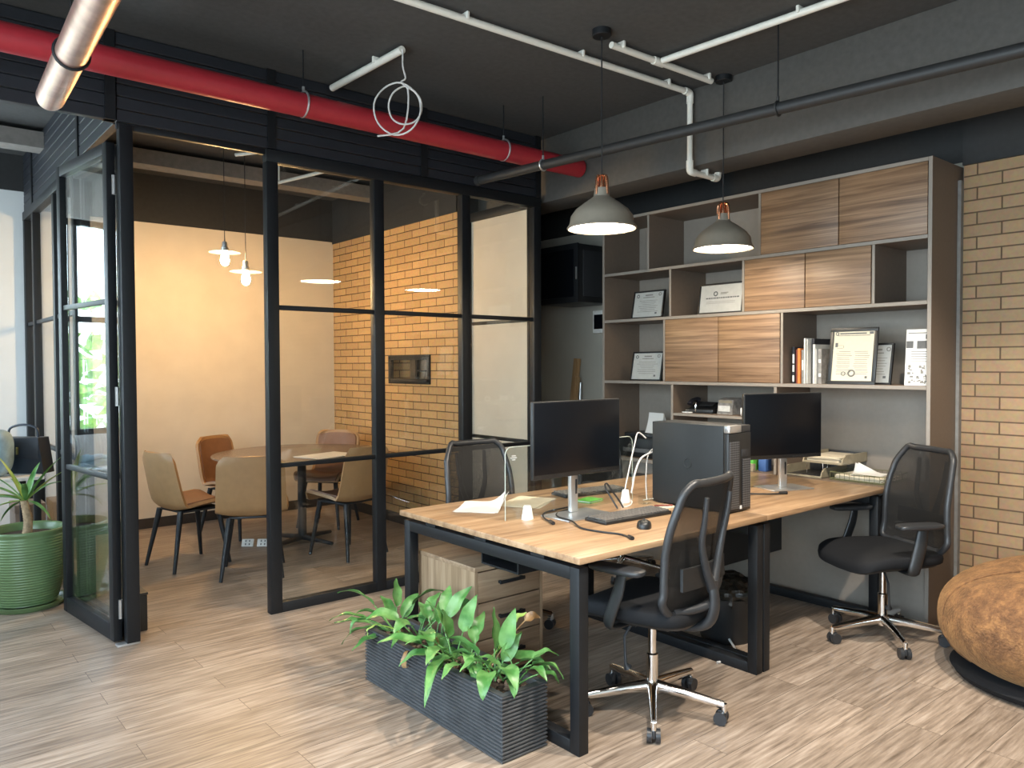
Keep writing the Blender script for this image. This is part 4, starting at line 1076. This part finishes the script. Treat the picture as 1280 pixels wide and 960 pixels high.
for lab, y, w_, h_, mm in (('small white box in the slot under the low shelf', 3.29, .08, .20, 'wplastic'), ('yellow tan box in the slot under the low shelf', 3.16, .11, .225, 'traym')):
    bxx = thing('storage_box', lab, 'box', (4.56, y, zD))
    MB().box(-.05, .10, -w_ / 2, w_ / 2, 0, h_ - .02, .002).build('body', mm, bxx); MB().box(-.052, .102, -w_ / 2 - .002, w_ / 2 + .002, h_ - .02, h_, .002).build('lid', mm, bxx)
pr = thing('label_printer', 'black printer on the bookcase counter behind the near monitor', 'printer', (4.64, 3.88, zD))
MB().box(-.15, .15, -.21, .21, 0, .15, .012).build('body', 'plastic', pr); MB().box(-.10, .14, -.19, .19, .15, .18, .01).build('lid', 'plasticg', pr); MB().box(-.155, -.148, -.15, .15, .04, .07).build('paper_slot', 'ink', pr, smooth=False)
cd = thing('card_sign', 'plain white folded card standing on the black printer', 'card', (4.60, 3.80, zD + .18), R(-10))
MB().slab(lambda u, v: Vector((-.035 + .03 * v + .012 * math.sin(v * 2.2), -.085 + .17 * u, .004 + .155 * v)), 4, 8, lambda u, v: (.0015, 0, 0)).build('front_flap', 'paper', cd, smooth=False)
MB().slab(lambda u, v: Vector((.06 - .055 * v, -.085 + .17 * u, .004 + .155 * v)), 4, 4, lambda u, v: (.0015, 0, 0)).build('rear_flap', 'paper', cd, smooth=False)

# counter end: letter trays, wire basket, papers, small boxes
def tray(label, y0, y1, x0, x1, z, supports=None):
    t = thing('letter_tray', label, 'letter tray', ((x0 + x1) / 2, (y0 + y1) / 2, z), 0, 'letter trays on the counter')
    m = MB(); m.box(x0, x1, y0, y1, z, z + .006, .002); m.box(x1 - .006, x1, y0, y1, z + .006, z + .055, .002)
    m.build('base', 'plasticg', t, True)
    for y in (y0, y1 - .008):
        q = MB(); q.prism([(x0, z), (x1, z), (x1, z + .06), (x0 + .05, z + .06), (x0 + .012, z + .035)], y, y + .008, Matrix(((1, 0, 0, 0), (0, 0, 1, 0), (0, 1, 0, 0), (0, 0, 0, 1))))
        q.build('side_wall', 'traym', t, True, smooth=False)
    MB().box(x0 - .002, x0 + .006, y0, y1, z, z + .012, .002).build('front_lip', 'traym', t, True)
    if supports:
        for (x, y) in supports: MB().cyl((x, y, z - .09), (x, y, z + .004), .0022, 8).build('support_rod', 'chrome', t, True)
    return t
tray('lower letter tray on the counter beside the far monitor', 2.42, 2.68, 4.505, 4.83, zD)
tray('upper letter tray held on thin rods above the lower one', 2.30, 2.56, 4.53, 4.85, zD + .09, [(4.56, 2.44), (4.56, 2.545), (4.82, 2.44), (4.82, 2.545)])
sheet('paper_stack', 'stack of paper in the upper letter tray', 4.69, 2.43, zD + .097, .29, .21, 0, 12, m='cream', thick=.003)
wb = thing('wire_basket', 'olive wire basket with papers on the counter end', 'basket', (4.66, 2.17, zD))
m = MB(); x0, x1, y0, y1 = 4.50, 4.80, 2.03, 2.36
for z in (.012, .05):
    m.tube([(x0, y0, zD + z), (x1, y0, zD + z), (x1, y1, zD + z), (x0, y1, zD + z)], .0022, 6, closed=True)
for k in range(12):
    y = y0 + (y1 - y0) * k / 11
    m.tube([(x0, y, zD + .05), (x0, y, zD + .004), (x1, y, zD + .004), (x1, y, zD + .05)], .0015, 6)
for k in range(9):
    x = x0 + (x1 - x0) * k / 8
    m.tube([(x, y0, zD + .05), (x, y0, zD + .004), (x, y1, zD + .004), (x, y1, zD + .05)], .0015, 6)
m.build('wire_frame', 'olive', wb, True)
sheet('paper_stack', 'cream papers lying in the wire basket', 4.65, 2.20, zD + .008, .24, .28, 0, 8, m='cream', thick=.0035)
sheet('paper_sheet', 'white folded sheet on top of the basket papers', 4.62, 2.18, zD + .040, .16, .17, R(12), 3, curl=.10)
for lab, y, x, w_, h_, mm in (('green box behind the stand of the far monitor', 2.93, 4.53, .06, .10, 'green'), ('blue and white box behind the far monitor stand', 2.84, 4.54, .055, .11, 'blue'), ('yellow card box in front of the green one', 2.90, 4.475, .07, .05, 'traym')):
    bxx = thing('storage_box', lab, 'box', (x, y, zD))
    MB().box(-.02, .05 if h_ > .06 else .01, -w_ / 2, w_ / 2, 0, h_ * .8, .002).build('body', mm, bxx); MB().box(-.021, .051 if h_ > .06 else .011, -w_ / 2 - .001, w_ / 2 + .001, h_ * .8, h_, .002).build('lid', 'paper' if mm == 'blue' else mm, bxx)

# ------------------------------------------------------------------ wall things in the corridor
wcb = thing('wall_cabinet', 'black network cabinet hung high on the grey wall behind the partition', 'cabinet', (4.64, 4.72, 1.97))
MB().box(4.43, 4.879, 4.46, 4.98, 1.97, 2.44, .004).build('body', 'plastic', wcb, True)
MB().box(4.415, 4.43, 4.455, 4.985, 1.965, 2.445, .003).build('door', 'black', wcb, True)
MB().box(4.411, 4.416, 4.50, 4.94, 2.01, 2.40, .001).build('smoked_pane', 'screen', wcb, True, smooth=False)
MB().box(4.405, 4.415, 4.462, 4.472, 2.15, 2.25, .002).build('lock', 'silver', wcb, True)
MB().box(4.48, 4.82, 4.456, 4.461, 2.02, 2.39, .002).build('side_panel', 'plasticg', wcb, True)
bp_ = thing('breaker_box', 'white breaker box with a dark window on the grey wall by the bookcase', 'breaker box', (4.87, 4.62, 1.73))
MB().box(4.845, 4.879, 4.53, 4.705, 1.73, 1.925, .005).build('case', 'wplastic', bp_, True)
MB().box(4.838, 4.846, 4.54, 4.685, 1.765, 1.89, .003).build('window', 'screen', bp_, True)
for lab, x, y0, y1, w_, h_ in (('tall raw wooden board leaning on the grey wall', 4.76, 5.02, 4.93, .07, 1.52), ('shorter raw wooden board leaning in front of the tall one', 4.70, 4.95, 4.88, .07, 1.36)):
    m = MB(); mt = Matrix.Translation((x, y0, .0)) @ Matrix.Rotation(R(4.5), 4, 'X') @ Matrix.Rotation(R(3.5), 4, 'Y')
    m.box(-.012, .012, -w_ / 2, w_ / 2, 0.006, h_, .002, mtx=mt)
    tag(m.build('wooden_board', 'plank', loc=(x, y0, 0)), lab, 'board', 'boards leaning in the corridor')
tag(MB().tube([(4.77, 4.84, 0.005), (4.83, 4.84, 1.30)], .014, 12).build('metal_tube', 'silver', loc=(4.77, 4.84, 0)), 'thin pale metal tube leaning beside the wooden boards', 'tube')

# ------------------------------------------------------------------ under the desk
bn = thing('waste_bag', 'crinkled black waste bag in a low bin under the desk', 'bin', (3.50, 2.41, 0))
MB().lathe([(0, 0), (.13, 0), (.135, .01), (.165, .24), (.16, .24), (.128, .015), (0, .012)], n=28).build('bin', 'plastic', bn)
rnd = random.Random(3)
def bw(p):
    q = p.copy(); q *= 1 + .09 * math.sin(q.x * 47 + q.z * 31) * math.sin(q.y * 53) + rnd.uniform(-.05, .05); return q
MB().sell((0, 0, .24), .16, .16, .10, .8, .9, 48, 20, bw).build('liner', 'liner', bn, ang=20)
cable('floor_cable', 'white cable hanging below the desk beside the middle legs', [(3.36, 2.50, .56), (3.35, 2.42, .42), (3.42, 2.36, .30), (3.50, 2.34, .20)], .006, 'wcable')
cable('floor_cable', 'white cable lying on the floor under the desk', [(3.15, 2.22, .006), (3.25, 2.20, .006), (3.34, 2.24, .008), (3.42, 2.36, .05), (3.45, 2.45, .10)], .006, 'wcable')
cable('floor_cable', 'thin black cable looping at the back of the far desk half', [(3.95, 2.75, .64), (3.99, 2.70, .52), (3.97, 2.68, .40), (3.90, 2.70, .30), (3.85, 2.72, .10), (3.82, 2.75, .006)], .004)

# ------------------------------------------------------------------ planter with lilies
pl = thing('planter_box', 'long charcoal ribbed planter with leafy green lilies on the floor', 'planter', (1.86, 2.66, 0))
x0, x1, y0, y1, ph_ = 1.748, 1.972, 2.155, 3.165, .25
NR = 17; rb = ph_ / NR
def ringrect(m, i, z0, z1): m.box(x0 + i, x1 - i, y0 + i, y1 - i, z0, z1)
def wallring(m, i, th, z0, z1, bev=0.):
    m.box(x0 + i, x0 + i + th, y0 + i, y1 - i, z0, z1, bev, 1); m.box(x1 - i - th, x1 - i, y0 + i, y1 - i, z0, z1, bev, 1)
    m.box(x0 + i + th, x1 - i - th, y0 + i, y0 + i + th, z0, z1, bev, 1); m.box(x0 + i + th, x1 - i - th, y1 - i - th, y1 - i, z0, z1, bev, 1)
m = MB()
# profile swept round the rectangle: rounded horizontal ribs, flat rim, inner drop
prof = []
for k in range(NR):
    z = k * rb
    for f, d in ((0., .0085), (.2, .0022), (.5, 0.), (.72, .0012), (1., .0085)): prof.append((d, z + f * rb * .98))
prof += [(.001, ph_), (.028, ph_), (.030, ph_ - .004), (.032, ph_ - .06)]
rings = []
for d, z in prof: rings.append([m.b.verts.new(c) for c in ((x0 + d, y0 + d, z), (x1 - d, y0 + d, z), (x1 - d, y1 - d, z), (x0 + d, y1 - d, z))])
for a, b in zip(rings, rings[1:]):
    for k in range(4): m.b.faces.new((a[k], a[(k + 1) % 4], b[(k + 1) % 4], b[k]))
m.b.faces.new(list(reversed(rings[0]))); m.b.faces.new(rings[-1])
m.build('box', 'stone', pl, True, ang=25)
rnd = random.Random(9)
MB().slab(lambda u, v: Vector((x0 + .03 + u * (x1 - x0 - .06), y0 + .03 + v * (y1 - y0 - .06), ph_ - .035 + .012 * math.sin(u * 9 + v * 31) * math.cos(v * 47))), 10, 44, lambda u, v: (0, 0, -.02)).build('soil', 'soil', pl, True)
m = MB()
for k in range(170):
    c = Vector((rnd.uniform(x0 + .04, x1 - .04), rnd.uniform(y0 + .04, y1 - .05), ph_ - .028)); s = rnd.uniform(.005, .014)
    m.box(-s, s, -s * .6, s * .6, -s * .4, s * .4, mtx=Matrix.Translation(c) @ Euler((rnd.uniform(-1, 1), rnd.uniform(-1, 1), rnd.uniform(0, 6))).to_matrix().to_4x4())
o = m.build('bark_mulch', 'chips', pl, True, smooth=False); o['kind'] = 'stuff'
def lily_leaf(mb, p, az, el, L, W, droop, stem=.1, mi=0, roll=0.):
    """petiole plus an arched blade with a folded midrib"""
    d = Vector((math.cos(az) * math.cos(el), math.sin(az) * math.cos(el), math.sin(el)))
    p = Vector(p); q = p.copy(); pts = [p.copy()]
    e = el
    for k in range(5):
        q = q + Vector((math.cos(az) * math.cos(e), math.sin(az) * math.cos(e), math.sin(e))) * stem / 5; pts.append(q.copy()); e -= droop * .06
    mb.tube(pts, [.0042, .004, .0036, .0033, .003, .003], 6)
    n = 12; rows = []
    side = Vector((-math.sin(az), math.cos(az), 0))
    for k in range(n + 1):
        t = k / n
        w = W * 1.05 * (math.sin(math.pi * t ** .72) ** .85) * (1 - .25 * t) + .0008
        dirv = Vector((math.cos(az) * math.cos(e), math.sin(az) * math.cos(e), math.sin(e)))
        up = side.cross(dirv) * -1
        if up.z < 0 and e < 1.2: up = -up
        sd = side * math.cos(roll) + up * math.sin(roll); un = up * math.cos(roll) - side * math.sin(roll)
        wv = .004 * math.sin(t * 14)
        rows.append([mb.b.verts.new(q + sd * w * s + un * (abs(s) ** 1.3 * w * .32 + wv * abs(s))) for s in (-1, -.5, 0, .5, 1)])
        q = q + dirv * L / n; e -= droop * (1.6 / n) * (.4 + t * 1.2)
    f0 = len(mb.b.faces)
    for a, b in zip(rows, rows[1:]):
        for k in range(4):
            fc = mb.b.faces.new((a[k], a[k + 1], b[k + 1], b[k]))
def world_leaf(mb, base, tip_dir_az, el, L, W, droop, stem, roll=0.): lily_leaf(mb, base, R(tip_dir_az), R(el), L, W, droop, stem, 0, R(roll))
CAMR, CAMU = -40, 50       # world azimuths: picture-right is about -40 deg, away from the viewer about 50 deg
zs = ph_ - .03
# clumps: (x, y, [(az, el, L, W, droop, stem, roll)])
clumps = [
 ((1.85, 3.06), [(135, 60, .17, .034, .9, .16, 20), (150, 40, .16, .032, .8, .12, 10), (140, 20, .15, .03, .4, .12, 0), (60, 72, .13, .030, .5, .11, 40), (-20, 60, .15, .038, .9, .15, -20), (90, 50, .12, .026, .5, .10, 0), (-60, 45, .13, .03, .9, .10, 0), (170, 50, .12, .022, 1.6, .12, 0)]),
 ((1.87, 2.90), [(-35, 55, .17, .040, 1.0, .15, 30), (150, 58, .14, .036, 1.1, .13, -20), (-110, 50, .15, .034, 1.3, .12, 0), (20, 62, .12, .03, .6, .12, 0), (-150, 45, .15, .026, 1.0, .08, 10)]),
 ((1.89, 2.78), [(-15, 72, .15, .032, .5, .13, 40), (40, 65, .12, .03, .5, .16, 0), (-80, 40, .14, .03, 1.2, .08, 0), (-130, 35, .14, .03, 1.0, .08, 0)]),
 ((1.86, 2.62), [(140, 35, .17, .032, .7, .14, -10), (95, 66, .15, .040, .5, .12, 40), (-140, 30, .24, .030, .9, .10, 15), (-150, 48, .16, .034, 1.0, .10, 0), (-45, 76, .15, .034, .15, .12, 70), (160, 50, .13, .028, .9, .10, 0), (-100, 40, .12, .026, 1.1, .08, 0)]),
 ((1.87, 2.50), [(-60, 30, .17, .034, .8, .16, 10), (-130, 55, .13, .03, 1.2, .10, 0), (30, 60, .12, .028, .5, .12, 0), (-160, 40, .12, .022, 1.0, .10, 0)]),
 ((1.88, 2.34), [(140, 62, .15, .036, .8, .12, 30), (55, 72, .14, .036, .2, .12, 60), (-40, 80, .15, .034, .1, .12, 75), (-60, 40, .13, .034, 1.2, .14, -20), (-140, 42, .14, .036, 1.4, .12, 0), (180, 55, .13, .032, 1.1, .11, 10), (-110, 48, .14, .034, 1.3, .13, 0)]),
 ((1.89, 2.27), [(-30, 55, .10, .024, 1.1, .12, 0), (-90, 60, .11, .026, 1.3, .10, 0), (80, 62, .10, .026, .6, .10, 0)]),
]
for (cx, cy), lv in clumps:
    mb = MB()
    lv = lv + [(a_ + rnd.uniform(-50, 50), e_ + rnd.uniform(-14, 6), l_ * rnd.uniform(.75, 1.), w_ * rnd.uniform(.8, 1.), d_ + .2, s_ * rnd.uniform(.6, .9), r_) for (a_, e_, l_, w_, d_, s_, r_) in lv[:4]]
    lv = [(a_, e_, l_ * 1.15, w_, d_, s_, r_) for (a_, e_, l_, w_, d_, s_, r_) in lv]
    for (az, el, L, W, dr, st, ro) in lv:
        b = (cx + rnd.uniform(-.02, .02), cy + rnd.uniform(-.025, .025), zs)
        world_leaf(mb, b, az, el, L, W, dr, st, ro)
    mb.build('lily_plant', 'leaf', pl, True, ang=70)
for nm, mt_, args in (('yellow_leaf', 'leaf2', ((1.88, 2.42, zs), -35, 66, .08, .018, .6, .22, 20)), ('yellow_leaf', 'leaf2', ((1.87, 2.46, zs), -50, 50, .09, .016, .3, .16, 0)), ('yellow_leaf', 'leaf2', ((1.86, 3.0, zs), 165, 45, .10, .010, 2.2, .14, 0)),
                      ('dry_leaf', 'leafdry', ((1.80, 2.80, zs + .01), -165, 30, .12, .016, 2.6, .05, 20)), ('dry_leaf', 'leafdry', ((1.88, 2.41, zs), -30, 62, .07, .02, 1.2, .26, 40)), ('dry_leaf', 'leafdry', ((1.84, 2.72, zs), -120, 65, .10, .012, .4, .04, 0)), ('dry_leaf', 'leafdry', ((1.86, 2.44, zs), -150, 25, .08, .004, 1.6, .05, 0))):
    mb = MB(); world_leaf(mb, *args); mb.build(nm, mt_, pl, True, ang=70)

# ------------------------------------------------------------------ green pot with a dracaena
gp_ = thing('potted_dracaena', 'dracaena in a ribbed green pot and saucer beside the folded door', 'potted plant', (.725, 5.50, 0))
m = MB(); prof = [(0, .030), (.155, .030)]
N = 26
for k in range(N * 4 + 1):
    f = k / (N * 4); z = .03 + f * .42
    r = .160 + .058 * math.sin(min(1, f / .72) * math.pi / 2) - .012 * max(0, (f - .75) / .25) ** 2
    prof.append((r + .0022 * math.cos(k / 4 * 2 * math.pi), z))
prof += [(.214, .462), (.214, .474), (.206, .478), (.196, .470), (.190, .42), (0, .42)]
m.lathe(prof, n=64); m.build('pot', 'pot', gp_, ang=80)
MB().lathe([(0, 0), (.19, 0), (.215, .028), (.218, .036), (.205, .034), (.185, .012), (0, .012)], n=48).build('saucer', 'pot', gp_)
MB().lathe([(0, .438), (.10, .434), (.190, .428), (.190, .42)], n=32).build('soil', 'soil', gp_)
m = MB(); tp = []; tr = []
for k in range(28):
    f = k / 27; tp.append((.01 * math.sin(f * 4), .008 * f, .42 + .22 * f)); tr.append(.026 - .006 * f + .0025 * (k % 2))
m.tube(tp, tr, 16); m.build('trunk', 'trunk', gp_)
def strap(mb, p, az, el, L, W, droop):
    q = Vector(p); n = 14; rows = []; side = Vector((-math.sin(az), math.cos(az), 0)); e = el
    for k in range(n + 1):
        t = k / n; w = W * min(1, .35 + t * 2.2) * (1 - t ** 2.2) + .0006
        d = Vector((math.cos(az) * math.cos(e), math.sin(az) * math.cos(e), math.sin(e))); up = d.cross(side)
        if up.z < 0: up = -up
        rows.append([mb.b.verts.new(q + side * w * s + up * abs(s) * w * .45) for s in (-1, 0, 1)])
        q = q + d * L / n; e -= droop / n * (.5 + t)
    for a, b in zip(rows, rows[1:]):
        for k in range(2): mb.b.faces.new((a[k], a[k + 1], b[k + 1], b[k]))
rnd = random.Random(21); mb = MB(); mb2 = MB()
for (az, el, L, W, dr) in [(-40, 58, .36, .020, .35), (-38, 45, .34, .017, .4), (140, 66, .33, .022, .3), (150, 35, .36, .020, .9), (135, 12, .34, .020, .8), (160, -5, .30, .018, .9), (-150, 30, .30, .02, 1.1), (60, 60, .30, .02, .7), (100, 40, .3, .02, .9), (-100, 50, .28, .019, 1.0), (-60, -10, .24, .017, .9), (120, -20, .26, .017, .7), (20, 40, .26, .018, 1.0), (180, 55, .3, .02, .6)]:
    strap(mb if rnd.random() < .6 else mb2, (.01 * math.cos(R(az)), .008 + .01 * math.sin(R(az)), .64), R(az), R(el), L, W, dr)
mb.build('leaf_crown', 'leaf', gp_, ang=70); mb2.build('leaf_crown', 'leaf2', gp_, ang=70)

# ------------------------------------------------------------------ side table with bags at far left
st = thing('side_table', 'white topped side table behind the green pot, by the windows', 'table', (.2, 6.2, 0))
MB().box(-.55, .88, 5.86, 6.55, .715, .74, .003).build('table_top', 'wplastic', st, True)
for x in (-.52, .84):
    for y in (5.89, 6.51): MB().box(x - .02, x + .02, y - .02, y + .02, 0, .715, .002).build('leg', 'black', st, True)
hb = thing('handbag', 'black leather handbag with a gold clasp on the side table', 'bag', (.80, 6.12, .74), R(-40))
m = MB(); pr_ = [(-.17, 0), (.17, 0), (.135, .24), (-.135, .24)]
m.prism(pr_, -.06, .06, Matrix(((1, 0, 0, 0), (0, 0, 1, 0), (0, 1, 0, 0), (0, 0, 0, 1))))
m.build('body', 'bag', hb, smooth=False)
MB().box(-.138, .138, -.066, -.060, .10, .235, .003).build('flap', 'bag', hb); MB().box(-.008, .008, -.071, -.065, .13, .18, .002).build('clasp', 'gold', hb)
MB().tube([(-.10, 0, .235), (-.09, 0, .30), (0, 0, .325), (.09, 0, .30), (.10, 0, .235)], .008, 10, smooth=4).build('handle', 'bag', hb)
bk = thing('backpack', 'pale blue and black backpack slumped on the side table', 'bag', (.60, 6.02, .74), R(-30))
MB().sell((0, 0, .155), .13, .10, .155, .6, .7, 36, 18, lambda p: Vector((p.x + .03 * p.z, p.y, p.z))).build('body', 'bagblue', bk, ang=50)
MB().sell((.01, -.095, .11), .085, .03, .09, .6, .6, 28, 12).build('front_pocket', 'bag', bk, ang=50)
for s in (-1, 1): MB().tube([(.06 * s, -.06, .28), (.07 * s, -.12, .22), (.07 * s, -.125, .10), (.08 * s, -.08, .03)], .010, 8, smooth=4, flat=.5).build('strap', 'bag', bk)
jk = thing('folded_jacket', 'crumpled blue jacket lying on the side table', 'jacket', (.28, 6.18, .74), 0)
rnd = random.Random(5)
MB().slab(lambda u, v: Vector((-.20 + .4 * u, -.15 + .3 * v, .012 + .05 * abs(math.sin(u * 9 + v * 5)) * math.sin(math.pi * u) * math.sin(math.pi * v) + .02 * math.sin(v * 17) ** 2)), 24, 18, lambda u, v: (0, 0, -.011)).build('body', 'bagblue', jk, ang=80)
MB().tube([(-.14, .0, .03), (-.02, -.08, .06), (.12, -.10, .04), (.19, -.05, .035)], [.03, .035, .03, .02], 10, smooth=4, flat=.6).build('sleeve', 'bagblue', jk)
for lab, x, y, w_, h_, mm in (('grey cardboard box under the side table', .72, 6.2, .16, .30, 'crate'), ('brown box under the side table beside the glass wall', .90, 6.72, .10, .45, 'lam')):
    bxx = thing('storage_box', lab, 'box', (x, y, 0))
    MB().box(-w_, min(w_, .09), -.14, .14, 0, h_ - .06, .004).build('body', mm, bxx); MB().box(-w_ - .004, min(w_, .09) + .004, -.144, .144, h_ - .06, h_, .004).build('lid', mm, bxx)

# ------------------------------------------------------------------ bean bag
bb = thing('bean_bag', 'round brown furry bean bag on the floor at the right edge', 'bean bag', (4.14, 1.06, 0))
def bbw(p):
    q = p.copy(); a = math.atan2(q.y, q.x)
    f = 1 + .025 * math.sin(3 * a + 1) + .015 * math.sin(5 * a + q.z * 6)
    low = max(0, -q.z / .27); q.x *= f * (1 - .13 * low ** 2); q.y *= f * (1 - .13 * low ** 2)
    q.z += .025 * math.sin(2 * a + .6) * max(0, q.z / .27)
    return q
MB().sell((0, 0, .268), .50, .50, .266, .80, 1.0, 72, 32, bbw).build('cover', 'fur', bb, ang=80)
MB().lathe([(0, 0), (.40, 0), (.43, .012), (.45, .04), (.42, .06), (0, .06)], n=56).build('base_panel', 'fabric', bb)
sm_ = MB()
for a in (130, 215, 250):
    pts = []
    for k in range(13):
        ph = R(-40 + k * 9.5); c, s_ = math.cos(ph), math.sin(ph)
        p = bbw(Vector((.50 * abs(c) ** .8 * math.cos(R(a)), .50 * abs(c) ** .8 * math.sin(R(a)), .27 * math.copysign(abs(s_) ** .8, s_)))); pts.append(p + Vector((0, 0, .268)))
    sm_.tube(pts, .004, 6, smooth=2)
sm_.build('seam', 'fur', bb)

# ------------------------------------------------------------------ light, sky, camera
W = bpy.data.worlds.new('sky'); S.world = W; W.use_nodes = True
nt = W.node_tree
for n in list(nt.nodes): nt.nodes.remove(n)
out = nt.nodes.new('ShaderNodeOutputWorld'); bg = nt.nodes.new('ShaderNodeBackground')
sky = nt.nodes.new('ShaderNodeTexSky'); sky.sky_type = 'NISHITA'; sky.sun_disc = False; sky.sun_elevation = R(48); sky.sun_rotation = R(120); sky.air_density = 1.0; sky.dust_density = 4.0
mx = nt.nodes.new('ShaderNodeMixRGB'); mx.inputs['Fac'].default_value = .55; mx.inputs['Color2'].default_value = (5.2, 6.2, 7.0, 1)
lk(nt, sky.outputs['Color'], mx.inputs['Color1']); lk(nt, mx.outputs['Color'], bg.inputs['Color'])
bg.inputs['Strength'].default_value = 1.45
lk(nt, bg.outputs[0], out.inputs['Surface'])

def area(name, loc, rot, sx, sy, power, col=(1, 1, 1), portal=False, spread=180, shape='RECTANGLE'):
    L = bpy.data.lights.new(name, 'AREA'); L.shape = shape; L.size = sx
    if shape == 'RECTANGLE': L.size_y = sy
    L.energy = power; L.color = col; L.spread = R(spread)
    if portal: L.cycles.is_portal = True
    o = bpy.data.objects.new(name, L); COL.objects.link(o); o.location = loc; o.rotation_euler = rot
    return o
area('window_portal', (XL - .22, .75, 1.68), (0, R(-90), 0), 2.15, 5.3, 1, portal=True)
area('window_portal', (-.45, YB + .22, 1.8), (R(-90), 0, 0), 1.4, 1.9, 1, portal=True)
# ceiling downlights of the room, out of frame over the front aisle
area('window_portal', (XL - .22, 6.1, 1.85), (0, R(-90), 0), 1.8, 2.0, 1, portal=True)
def spot(name, loc, target, power, size=80, blend=.5, col=(1., .90, .77), rad=.05):
    L = bpy.data.lights.new(name, 'SPOT'); L.energy = power; L.color = col; L.spot_size = R(size); L.spot_blend = blend; L.shadow_soft_size = rad
    o = bpy.data.objects.new(name, L); COL.objects.link(o); o.location = loc
    d = Vector(target) - Vector(loc); o.rotation_euler = d.to_track_quat('-Z', 'Y').to_euler()
    return o
for x, y, pw in ((2.75, .95, 190), (1.55, 1.0, 130), (.5, 1.3, 60)):
    spot('ceiling_downlight', (x, y, 3.1), (x + .25, y + .35, 0), pw, 104, .35)

cam = bpy.data.cameras.new('camera'); co = bpy.data.objects.new('camera', cam); COL.objects.link(co)
cam.sensor_fit = 'HORIZONTAL'; cam.sensor_width = 36.; cam.lens = 964.0068 / 1280 * 36.
cam.clip_start = .05; cam.clip_end = 200
yaw, pit, rol = R(50.136984), R(1.43802929), R(-0.18931727)
fw = Vector((math.cos(yaw) * math.cos(pit), math.sin(yaw) * math.cos(pit), -math.sin(pit)))
rt = Vector((math.sin(yaw), -math.cos(yaw), 0)); up = rt.cross(fw)
r2 = rt * math.cos(rol) + up * math.sin(rol); u2 = up * math.cos(rol) - rt * math.sin(rol)
mt = Matrix((r2, u2, -fw)).transposed().to_4x4(); mt.translation = (0, 0, 1.46)
co.matrix_world = mt
S.camera = co
S.view_settings.view_transform = 'Standard'; S.view_settings.look = 'None'
S.view_settings.exposure = 1.05; S.view_settings.gamma = 1.
S.view_settings.use_curve_mapping = False
S.cycles.use_denoising = True
S.cycles.max_bounces = 8; S.cycles.diffuse_bounces = 4; S.cycles.glossy_bounces = 4; S.cycles.transparent_max_bounces = 24
S.cycles.sample_clamp_indirect = 6.
